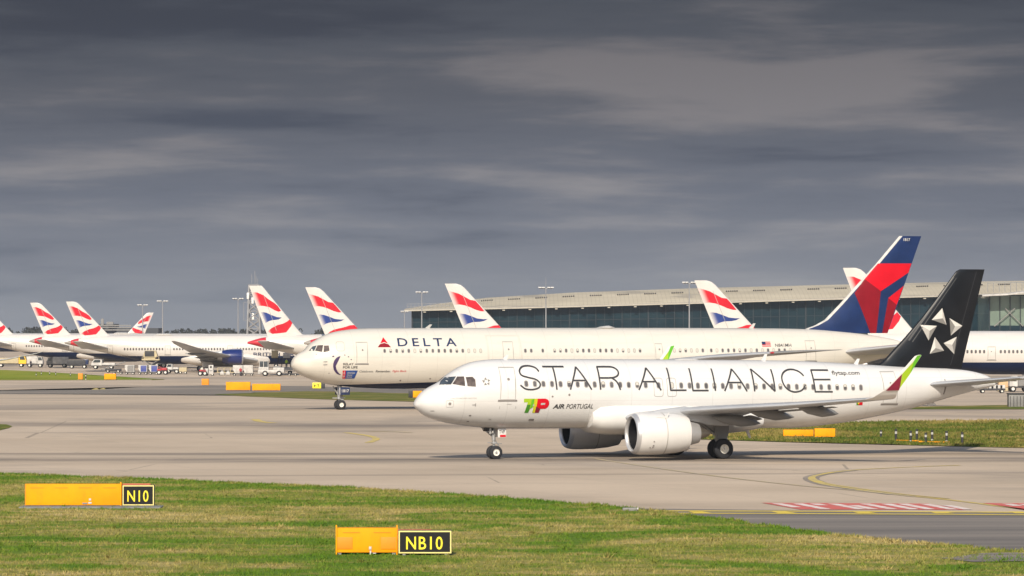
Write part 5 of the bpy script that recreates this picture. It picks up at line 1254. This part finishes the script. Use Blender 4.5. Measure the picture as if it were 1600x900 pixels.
sign_box(122, 129, 583.5, 593.5, 'small yellow cabinet on the left grass strip beside a banded post', 'yellow_dark', .8, False, yb)
sign_box(1224, 1271, 672, 684, 'left one of two yellow cabinets on the grass under the white tail', depth=.6, details=False, group=yb)
sign_box(1273, 1305, 670, 684.8, 'right one of two yellow cabinets on the grass under the white tail', depth=.6, details=False, group=yb)
def small_sign(px0, pxm, px1, top, bottom, label, swap=False, txt=None):
    (x0, y0), (xm, _), (x1, _) = G(px0, bottom), G(pxm, bottom), G(px1, bottom); s = F/y0; h_ = (bottom-top)/s
    t = thing('direction_sign', label, 'taxiway sign', ((x0+x1)/2, y0, zg(y0))); cxx = (x0+x1)/2
    for a, b, mt in ((x0, xm, 'v_dark' if swap else 'yellow_letter'), (xm, x1, 'yellow' if swap else 'v_dark')):
        bm = bmesh.new(); box(bm, ((a+b)/2-cxx, 0, h_/2+.05), (b-a-.04, .4, h_-.05), bev=.04); o = obj('panel', bm, mt, t)
    if txt:
        tb = text_bm(txt, x0-cxx+.25, xm-cxx-.3, h_*.3, h_*.78, .03)
        for v in tb.verts: v.co.y = -.215
        obj('lettering', tb, 'sign_black', t, smooth=False)
    bm = bmesh.new(); box(bm, (0, 0, .05), (x1-x0-.3, .2, .12)); obj('foot', bm, 'v_grey', t)
small_sign(488, 502, 508, 598, 607.5, 'bright yellow direction sign with black end panel left of the cream jet nose wheel', False, '\u2190 Y')
small_sign(638, 645, 660, 611, 622, 'dark and yellow sign half hidden by the nose of the white jet', True)
def post(px, bottom, hgt, label, grp, bands=5, r=.07, bright=False):
    x, y = G(px, bottom); t = thing('marker_post', label, 'marker post', (x, y, zg(y)), 0, grp)
    for k in range(bands):
        bm = bmesh.new(); tube(bm, (0, 0, hgt*k/bands), (0, 0, hgt*(k+1)/bands), r, n=10); obj('band', bm, 'v_white' if k == bands - 2 or (k == 0 and bright) else 'v_dark', t)
    return t
for px_, py_, wp, lab in ((1420, 690.6, 40, 'left one of two flat yellow boards lying among the marker posts'), (1460, 692.6, 52, 'right one of two flat yellow boards lying among the marker posts')):
    x, y = G(px_, py_); t = thing('ground_board', lab, 'board', (x, y, zg(y)), R(-4), 'flat yellow boards on the right infield'); s_ = F/y
    bm = bmesh.new(); box(bm, (0, 0, .10), (wp/s_, 1.0, .06), bev=.02, ry=R(1)); obj('board', bm, 'yellow', t)
    for sg in (-1, 1):
        bm = bmesh.new(); box(bm, (sg*wp/s_*.35, 0, .05), (.12, 1.2, .1)); obj('batten', bm, 'v_grey', t)
gpost = 'banded marker posts on the right infield'
for i, (px, b, hh) in enumerate(((1376.5, 684.5, .50), (1400, 689, .74), (1423, 691.5, .72), (1432.5, 688, .70), (1446.5, 693.5, .68), (1456.5, 689.5, .70), (1479, 691.5, .72), (1503.5, 694.5, .74))):
    nm = ['leftmost and smallest black and white marker post on the right infield', 'second marker post from the left, at the end of the yellow ground pad', 'third marker post from the left, over the yellow ground pad', 'fourth marker post from the left, standing furthest back', 'fifth marker post from the left, nearest the taxiway', 'sixth marker post from the left, behind the yellow ground pad', 'seventh marker post from the left, at the right end of the yellow ground pad', 'rightmost black and white marker post on the right infield'][i]
    post(px, b, hh*1.12, nm, gpost, 5, .085, i in (2, 5, 6))
post(134, 593.5, 1.1, 'black and white banded post beside the small yellow cabinet on the left', 'banded posts on the left infield', 5, .13, True)
for px, b, w_ in ((56.5, 588, 'first'), (64.5, 586, 'second'), (77.5, 586, 'third'), (87, 587, 'fourth'), (110, 588, 'fifth')):
    post(px, b, .75, w_ + ' thin dark post from the left on the far left grass strip', 'banded posts on the left infield', 3, .08)
x, y = G(984, 799)
t = thing('ground_light', 'small grey light unit lying at the grass edge where the yellow line begins', 'runway light', (x, y, 0))
bm = bmesh.new(); box(bm, (0, 0, .09), (.62, .3, .14), bev=.05); obj('body', bm, 'v_grey', t)
bm = bmesh.new(); tube(bm, (.3, 0, .10), (.36, 0, .10), .06, n=10); obj('lens', bm, 'v_white', t)

# ------------------------------------------------------------------ apron vehicles and loads
def vwheels(t, xs_, ys_, r, wdt):
    for xx in xs_:
        for yy in ys_: wheel('wheel', (xx, yy, r), r, wdt, t)
def truck(name, label, cat, px, Y, L, body_z, cab, col, bed, flip=1, cabcol=None, group=None, load=None):
    x, y, z = at(px, Y); t = thing(name, label, cat, (x, y, z), 0 if flip > 0 else math.pi, group)
    bm = bmesh.new(); box(bm, (0, 0, .75), (L, 1.9, .3), bev=.04); obj('chassis', bm, 'v_dark', t)
    vwheels(t, (-L*.33, L*.33), (-.85, .85), .48, .35)
    cl_, ch = cab
    bm = bmesh.new(); prism(bm, [(L/2-cl_, .8), (L/2, .8), (L/2, .8+ch*.45), (L/2-cl_*.25, .8+ch), (L/2-cl_, .8+ch)], -1.05, 1.05); bmesh.ops.bevel(bm, geom=bm.edges[:], offset=.06, segments=2, affect='EDGES'); obj('cab', bm, cabcol or col, t)
    for yy in (-1.06, 1.06):
        bm = bmesh.new(); prism(bm, [(L/2-cl_*.85, .8+ch*.5), (L/2-cl_*.12, .8+ch*.5), (L/2-cl_*.32, .8+ch*.92), (L/2-cl_*.85, .8+ch*.92)], yy-.01, yy+.01); obj('window', bm, 'glass', t, smooth=False)
    bm = bmesh.new(); box(bm, (-cl_/2, 0, .9+bed/2), (L-cl_-.1, 2.1, bed), bev=.05); obj('bed', bm, load or col, t)
    return t
truck('flatbed_truck', 'yellow truck with tan load parked at the left edge under a wing', 'truck', 18, 905, 7.2, 1, (1.8, 1.9), 'v_yellow', 1.3, 1, None, None, 'v_tan')
truck('box_truck', 'white van with dark doorway just right of the yellow truck', 'van', 55, 900, 3.8, 1, (1.3, 1.7), 'v_white', 1.7)
truck('box_truck', 'white catering truck below the second flag tail', 'truck', 90, 895, 5.0, 1, (1.4, 1.5), 'v_white', 1.6, -1, 'v_grey')
truck('pickup_truck', 'white pickup parked under the rear of the jet with the blue engine', 'pickup', 162, 870, 5.4, 1, (2.4, 1.4), 'v_white', .5, -1)
truck('pickup_truck', 'white pickup between a red tug and the main gear of the jet', 'pickup', 270, 800, 2.6, 1, (1.3, 1.2), 'v_white', .4, -1)
truck('baggage_tug', 'red baggage tug right of the blue containers', 'tug', 254, 785, 2.0, 1, (.8, .8), 'v_red', .5, -1)
truck('baggage_tug', 'small brownish red tug left of the white ground power unit', 'tug', 317, 770, 1.4, 1, (.6, .5), 'v_red', .3)
x, y, z = at(122, 880)
t = thing('service_truck', 'dark blue service truck in the shade between two white ones', 'truck', (x, y, z))
bm = bmesh.new(); box(bm, (-.3, 0, 1.3), (4.2, 2, 1.3), bev=.06); obj('body', bm, 'v_dark', t)
bm = bmesh.new(); box(bm, (1.8, 0, 1.5), (1.2, 1.9, 1.2), bev=.1); obj('cab', bm, 'navy', t); vwheels(t, (-1.4, 1.5), (-.8, .8), .45, .3)
def dolly(px, Y, label, wdt, hgt, body, side_, grp='container dollies on the apron'):
    x, y, z = at(px, Y); t = thing('container_dolly', label, 'dolly', (x, y, z), 0, grp)
    bm = bmesh.new(); box(bm, (0, 0, .42), (wdt, 1.6, .14), bev=.03); box(bm, (-wdt/2-.3, 0, .4), (.6, .1, .08)); obj('platform', bm, 'v_dark', t); vwheels(t, (-wdt*.32, wdt*.32), (-.7, .7), .22, .14)
    if body:
        c = thing('cargo_container', label.replace('low dolly carrying', '').replace('dolly carrying', '').strip() .replace(' on the apron', '') + ' on its dolly', 'container', (x, y, z+.5), 0, 'cargo containers on the apron')
        w2 = wdt*.92
        bm = bmesh.new(); prism(bm, [(-w2*.30, 0), (w2/2, 0), (w2/2, hgt), (-w2/2, hgt), (-w2/2, hgt*.45)], -.75, .75); bmesh.ops.bevel(bm, geom=bm.edges[:], offset=.03, segments=1, affect='EDGES'); obj('shell', bm, side_, c)
        bm = bmesh.new(); box(bm, (w2*.10, -.77, hgt*.5), (w2*.66, .04, hgt*.86), bev=.015); obj('curtain', bm, body, c)
    return t
dolly(184, 790, 'empty low dolly ahead of the grey container', 2.2, 0, None, None)
dolly(203, 786, 'dolly carrying the grey container', 2.1, 1.45, 'v_grey', 'v_white')
dolly(223.5, 785, 'dolly carrying the left blue container', 1.95, 1.45, 'v_blue', 'v_white')
dolly(240, 785, 'dolly carrying the right blue container', 1.95, 1.45, 'v_blue', 'v_white')
dolly(372, 768, 'dolly carrying the left white box container', 2.15, 1.65, 'v_white', 'v_white')
dolly(388, 768, 'dolly carrying the right white box container', 2.15, 1.65, 'v_white', 'v_white')
dolly(457, 768, 'empty low dolly under the cream jet nose', 1.9, 0, None, None)
x, y, z = at(236, 800)
t = thing('cargo_loader', 'tan cargo loader raised to the hold behind the blue containers', 'loader', (x, y, z))
bm = bmesh.new(); box(bm, (0, 0, .7), (3.4, 2.4, .5), bev=.06); obj('chassis', bm, 'v_dark', t); vwheels(t, (-1.2, 1.2), (-1, 1), .4, .3)
bm = bmesh.new()
for sg in (-1, 1): tube(bm, (-1.4, sg*1.0, .9), (1.4, sg*1.0, 2.7), .09, n=6); tube(bm, (1.4, sg*1.0, .9), (-1.4, sg*1.0, 2.7), .09, n=6)
obj('scissor_lift', bm, 'v_grey', t)
bm = bmesh.new(); box(bm, (0, 0, 2.9), (3.7, 2.3, .28), bev=.04); box(bm, (0, -1.0, 3.5), (3.6, .06, .08))
for k in range(5): box(bm, (-1.75+.87*k, -1.0, 3.25), (.08, .06, .6))
obj('platform', bm, 'v_tan', t)
c = thing('cargo_container', 'dark slope sided container raised on the cargo loader', 'container', (x-.1, y, z+3.05), 0, 'cargo containers on the apron')
bm = bmesh.new(); prism(bm, [(-1.4, 0), (1.0, 0), (1.5, .7), (1.1, 1.75), (-1.1, 1.75), (-1.45, .9)], -.8, .8); bmesh.ops.bevel(bm, geom=bm.edges[:], offset=.04, segments=1, affect='EDGES'); obj('shell', bm, 'v_tan', c)
bm = bmesh.new(); box(bm, (-.15, -.82, 1.05), (2.0, .04, 1.2), bev=.02); obj('curtain', bm, 'v_dark', c)
x, y, z = at(177, 815)
t = thing('belt_loader', 'dark belt loader with sloping conveyor under the rear hold', 'loader', (x, y, z))
bm = bmesh.new(); box(bm, (0, 0, .6), (3.4, 1.6, .5), bev=.05); obj('chassis', bm, 'v_dark', t); vwheels(t, (-1.1, 1.1), (-.7, .7), .36, .25)
bm = bmesh.new(); box(bm, (0, 0, 1.45), (5.4, .9, .22), bev=.03, ry=R(-18)); obj('conveyor', bm, 'v_grey', t)
x, y, z = at(286, 795)
t = thing('equipment_cart', 'brown equipment cart beside the main gear', 'cart', (x, y, z))
bm = bmesh.new(); box(bm, (0, 0, .9), (1.6, 1.2, .9), bev=.08); obj('body', bm, 'v_tan', t); vwheels(t, (-.5, .5), (-.5, .5), .28, .2)
x, y, z = at(328, 770)
t = thing('power_unit', 'white upright ground power unit with dark round gauge', 'ground unit', (x, y, z))
bm = bmesh.new(); box(bm, (.25, 0, 1.25), (.95, 1.1, 1.8), bev=.05); box(bm, (-.7, 0, .95), (.7, 1.0, 1.0), bev=.06); obj('housing', bm, 'v_white', t)
bm = bmesh.new(); tube(bm, (.25, -.56, 1.75), (.25, -.6, 1.75), .22, n=14); box(bm, (.25, -.57, 1.0), (.5, .03, .1)); obj('gauge', bm, 'v_dark', t); vwheels(t, (-.6, .5), (-.45, .45), .25, .16)
for px, lab in ((347, 'left white sack of loose gear right of the power unit'), (356.5, 'right white sack of loose gear beside the white containers')):
    x, y, z = at(px, 770); t = thing('gear_sack', lab, 'sack', (x, y, z), 0, 'white sacks on the apron')
    bm = ellip_loft([(-.5, 0, .35, .05, .1), (-.35, 0, .42, .3, .38), (0, 0, .5, .36, .48), (.35, 0, .42, .3, .36), (.5, 0, .3, .05, .1)], 14); obj('sack_body', bm, 'v_white', t)
    bm = ellip_loft([(-.15, 0, .95, .04, .04), (0, 0, 1.0, .16, .16), (.15, 0, .95, .04, .04)], 10); obj('sack_neck', bm, 'v_white', t)
x, y, z = at(354, 775)
t = thing('baggage_cart', 'low tan baggage cart behind the white sacks', 'cart', (x, y+1.5, z))
bm = bmesh.new(); box(bm, (0, 0, .6), (4.2, 1.4, .14), bev=.03)
for sg in (-1, 1):
    for k in range(4): tube(bm, (-1.9+1.27*k, sg*.6, .6), (-1.9+1.27*k, sg*.6, 1.5), .05, n=6)
    tube(bm, (-1.9, sg*.6, 1.5), (1.9, sg*.6, 1.5), .05, n=6)
obj('frame', bm, 'v_tan', t); vwheels(t, (-1.4, 1.4), (-.55, .55), .26, .16)
x, y, z = at(424, 766)
t = thing('high_tractor', 'tall white airport tractor with glazed cab left of the cream jet nose', 'tractor', (x, y, z))
bm = bmesh.new(); box(bm, (0, 0, .95), (5.2, 2.1, .55), bev=.1); box(bm, (1.5, 0, 1.45), (2.2, 2.0, .5), bev=.08); box(bm, (-2.35, 0, .8), (.6, 2.0, .7), bev=.08); obj('body', bm, 'v_white', t)
bm = bmesh.new(); box(bm, (-1.5, 0, 1.5), (2.0, 1.9, .6), bev=.08); box(bm, (-1.45, 0, 3.0), (1.9, 1.8, .14), bev=.04)
for xx in (-2.3, -1.5, -.6):
    for yy in (-.85, .85): box(bm, (xx, yy, 2.35), (.1, .1, 1.3))
obj('cab', bm, 'v_white', t)
bm = bmesh.new(); box(bm, (-1.45, 0, 2.35), (1.66, 1.66, 1.2)); obj('cab_glass', bm, 'glass', t, smooth=False); vwheels(t, (-1.2, 1.6), (-.9, .9), .55, .4)
bm = bmesh.new(); box(bm, (1.2, 0, 1.85), (1.2, .9, .3), bev=.05); obj('equipment', bm, 'v_grey', t)
x, y, z = at(444, 785)
t = thing('cargo_loader', 'tan and white high loader working just left of the cream jet nose', 'loader', (x, y, z))
bm = bmesh.new(); box(bm, (0, 0, 1.2), (3.6, 2, .5), bev=.05); obj('chassis', bm, 'v_white', t); vwheels(t, (-1.2, 1.2), (-.8, .8), .42, .3)
bm = bmesh.new(); box(bm, (-1.9, 0, 4.2), (1.3, 1.6, 1.5), bev=.05); obj('basket', bm, 'v_tan', t)
bm = bmesh.new(); box(bm, (.5, 0, 3.9), (1.4, 1.4, 1.1), bev=.05); obj('cab', bm, 'v_white', t)
bm = bmesh.new()
for xx in (-1.5, -.5, .6, 1.4): tube(bm, (xx, -.6, 1.4), (xx*.7, -.6, 3.4), .09, n=6)
box(bm, (-.4, 0, 3.3), (3.9, 1.5, .2)); obj('lift_frame', bm, 'v_dark', t)
def person(px, Y, dz, label, top_, rz=0.0):
    x, y, z = at(px, Y)
    me = bpy.data.meshes.new('p'); J = [((0,0,.95),.16,.12),((0,0,1.2),.17,.12),((0,0,1.42),.19,.11),((0,0,1.54),.06,.06),((0,0,1.66),.095,.11),((0,0,1.76),.07,.08),
        ((-.11,0,.9),.10,.10),((-.13,.04,.5),.07,.08),((-.13,0,.08),.05,.06),((-.13,-.14,.04),.05,.04),((.11,0,.9),.10,.10),((.14,-.05,.5),.07,.08),((.14,.03,.08),.05,.06),((.14,-.11,.04),.05,.04),
        ((-.22,0,1.40),.07,.07),((-.29,-.03,1.14),.05,.05),((-.27,-.2,.95),.04,.04),((-.26,-.27,.88),.045,.03),((.22,0,1.40),.07,.07),((.29,-.03,1.14),.05,.05),((.27,-.22,.98),.04,.04),((.26,-.29,.92),.045,.03)]
    E_ = [(0,1),(1,2),(2,3),(3,4),(4,5),(0,6),(6,7),(7,8),(8,9),(0,10),(10,11),(11,12),(12,13),(2,14),(14,15),(15,16),(16,17),(2,18),(18,19),(19,20),(20,21)]
    me.from_pydata([j[0] for j in J], E_, []); o = bpy.data.objects.new('p', me); C.objects.link(o)
    m = o.modifiers.new('s', 'SKIN'); sv = me.skin_vertices[0].data
    for i, j in enumerate(J): sv[i].radius = (j[1], j[2])
    sv[0].use_root = True
    o.modifiers.new('u', 'SUBSURF').levels = 1
    dg = bpy.context.evaluated_depsgraph_get(); dg.update(); m2 = bpy.data.meshes.new_from_object(o.evaluated_get(dg)); bpy.data.objects.remove(o)
    m2.materials.clear()
    for k in ('skin_tone', top_, 'cloth_dark'): m2.materials.append(M[k])
    for p in m2.polygons:
        c = p.center; p.use_smooth = True; p.material_index = 0 if (c.z > 1.50 or (abs(c.x) > .2 and c.z < .98 and c.z > .8)) else (1 if c.z > .93 else 2)
    b = link(bpy.data.objects.new('person', m2)); b.location = (x, y, z+dz); b.rotation_euler = (0, 0, rz); tag(b, label, 'person'); return b
person(447.5, 783.6, 1.45, 'person in hi-viz yellow top standing up on the high loader', 'hiviz', .4)
person(376, 766.4, 0, 'person in red top standing in front of the white containers', 'v_red', -.3)
person(48, 895, 0, 'person in dark clothes walking by the yellow truck', 'cloth_dark', .8)
x, y, z = at(270, 1200)
t = thing('service_hut', 'long low pale hut seen over the roof of the blue engined jet', 'hut', (x+4, y, z)); hh = H + (HOR-523.5)/5 - z
bm = bmesh.new(); box(bm, (0, 0, hh/2), (13, 6, hh), bev=.1); obj('wall', bm, 'v_white', t)
bm = bmesh.new(); box(bm, (-.4, 0, hh+.1), (13.6, 6.6, .2)); obj('roof', bm, 'v_grey', t)
# right hand apron
x, y = G(1582, 636)
t = thing('barrier_block', 'dark ribbed concrete barrier block at the right edge', 'barrier', (x+2.2, y+.6, zg(y)))
s = F/y; bm = bmesh.new(); box(bm, (0, 0, 20/s/2), (85/s, 1.2, 20/s), bev=.04); obj('block', bm, 'v_grey', t)
bm = bmesh.new()
for k in range(16): box(bm, (-40/s + 5.2*k/s, -.62, 9/s), (.05, .05, 16/s))
box(bm, (0, 0, 20/s+.05), (87/s, 1.4, .1)); obj('rib', bm, 'v_dark', t)
x, y, z = at(1552, 560)
t = thing('checkered_cart', 'low cart with black and white checks under the white jet tail', 'cart', (x, y, z)); s = F/560
bm = bmesh.new(); box(bm, (-.4, 0, .55), (4.2, 1.4, .3), bev=.04); obj('frame', bm, 'v_dark', t); vwheels(t, (-1.6, 1.2), (-.6, .6), .3, .2)
bm = bmesh.new(); box(bm, (.5, 0, .9), (2.3, 1.3, .6), bev=.03); obj('body', bm, 'v_white', t)
for k in range(3):
    bm = bmesh.new(); box(bm, (-.2+.65*k, -.66, .9), (.28, .03, .5)); obj('check', bm, 'black', t, smooth=False)
x, y, z = at(1570, 575)
t = thing('cargo_pallet', 'peach coloured wrapped load on a pallet under the white tailplane', 'pallet', (x, y, z))
bm = bmesh.new(); box(bm, (0, 0, 1.1), (2.0, 1.6, .9), bev=.12); box(bm, (.3, 0, 1.8), (1.2, 1.3, .6), bev=.12); obj('load', bm, 'peach', t)
bm = bmesh.new(); box(bm, (0, 0, .35), (2.4, 1.8, .5), bev=.03); obj('pallet', bm, 'v_tan', t)
truck('baggage_tug', 'grey and white tug with red panel at the right edge', 'tug', 1592, 572, 3.0, 1, (1.2, 1.6), 'v_white', 1.2, -1, 'v_white', None, 'v_grey')

# ------------------------------------------------------------------ air: even thin haze round the whole scene
bm = bmesh.new(); box(bm, (0, 2200, (-2.4 + 40)/2), (6040, 4840, 42.4))
hm = bpy.data.materials.new('thin airfield haze'); hm.use_nodes = True; ht = NT(hm.node_tree); ht.n.clear()
ho = ht.new('ShaderNodeOutputMaterial'); hv = ht.new('ShaderNodeVolumePrincipled'); ht.link(hv.outputs[0], ho.inputs['Volume'])
hv.inputs['Color'].default_value = (0.80, 0.86, 0.95, 1); hv.inputs['Density'].default_value = 0.00009; hv.inputs['Anisotropy'].default_value = 0.2
stuff(obj('haze', bm, hm, None, smooth=False))
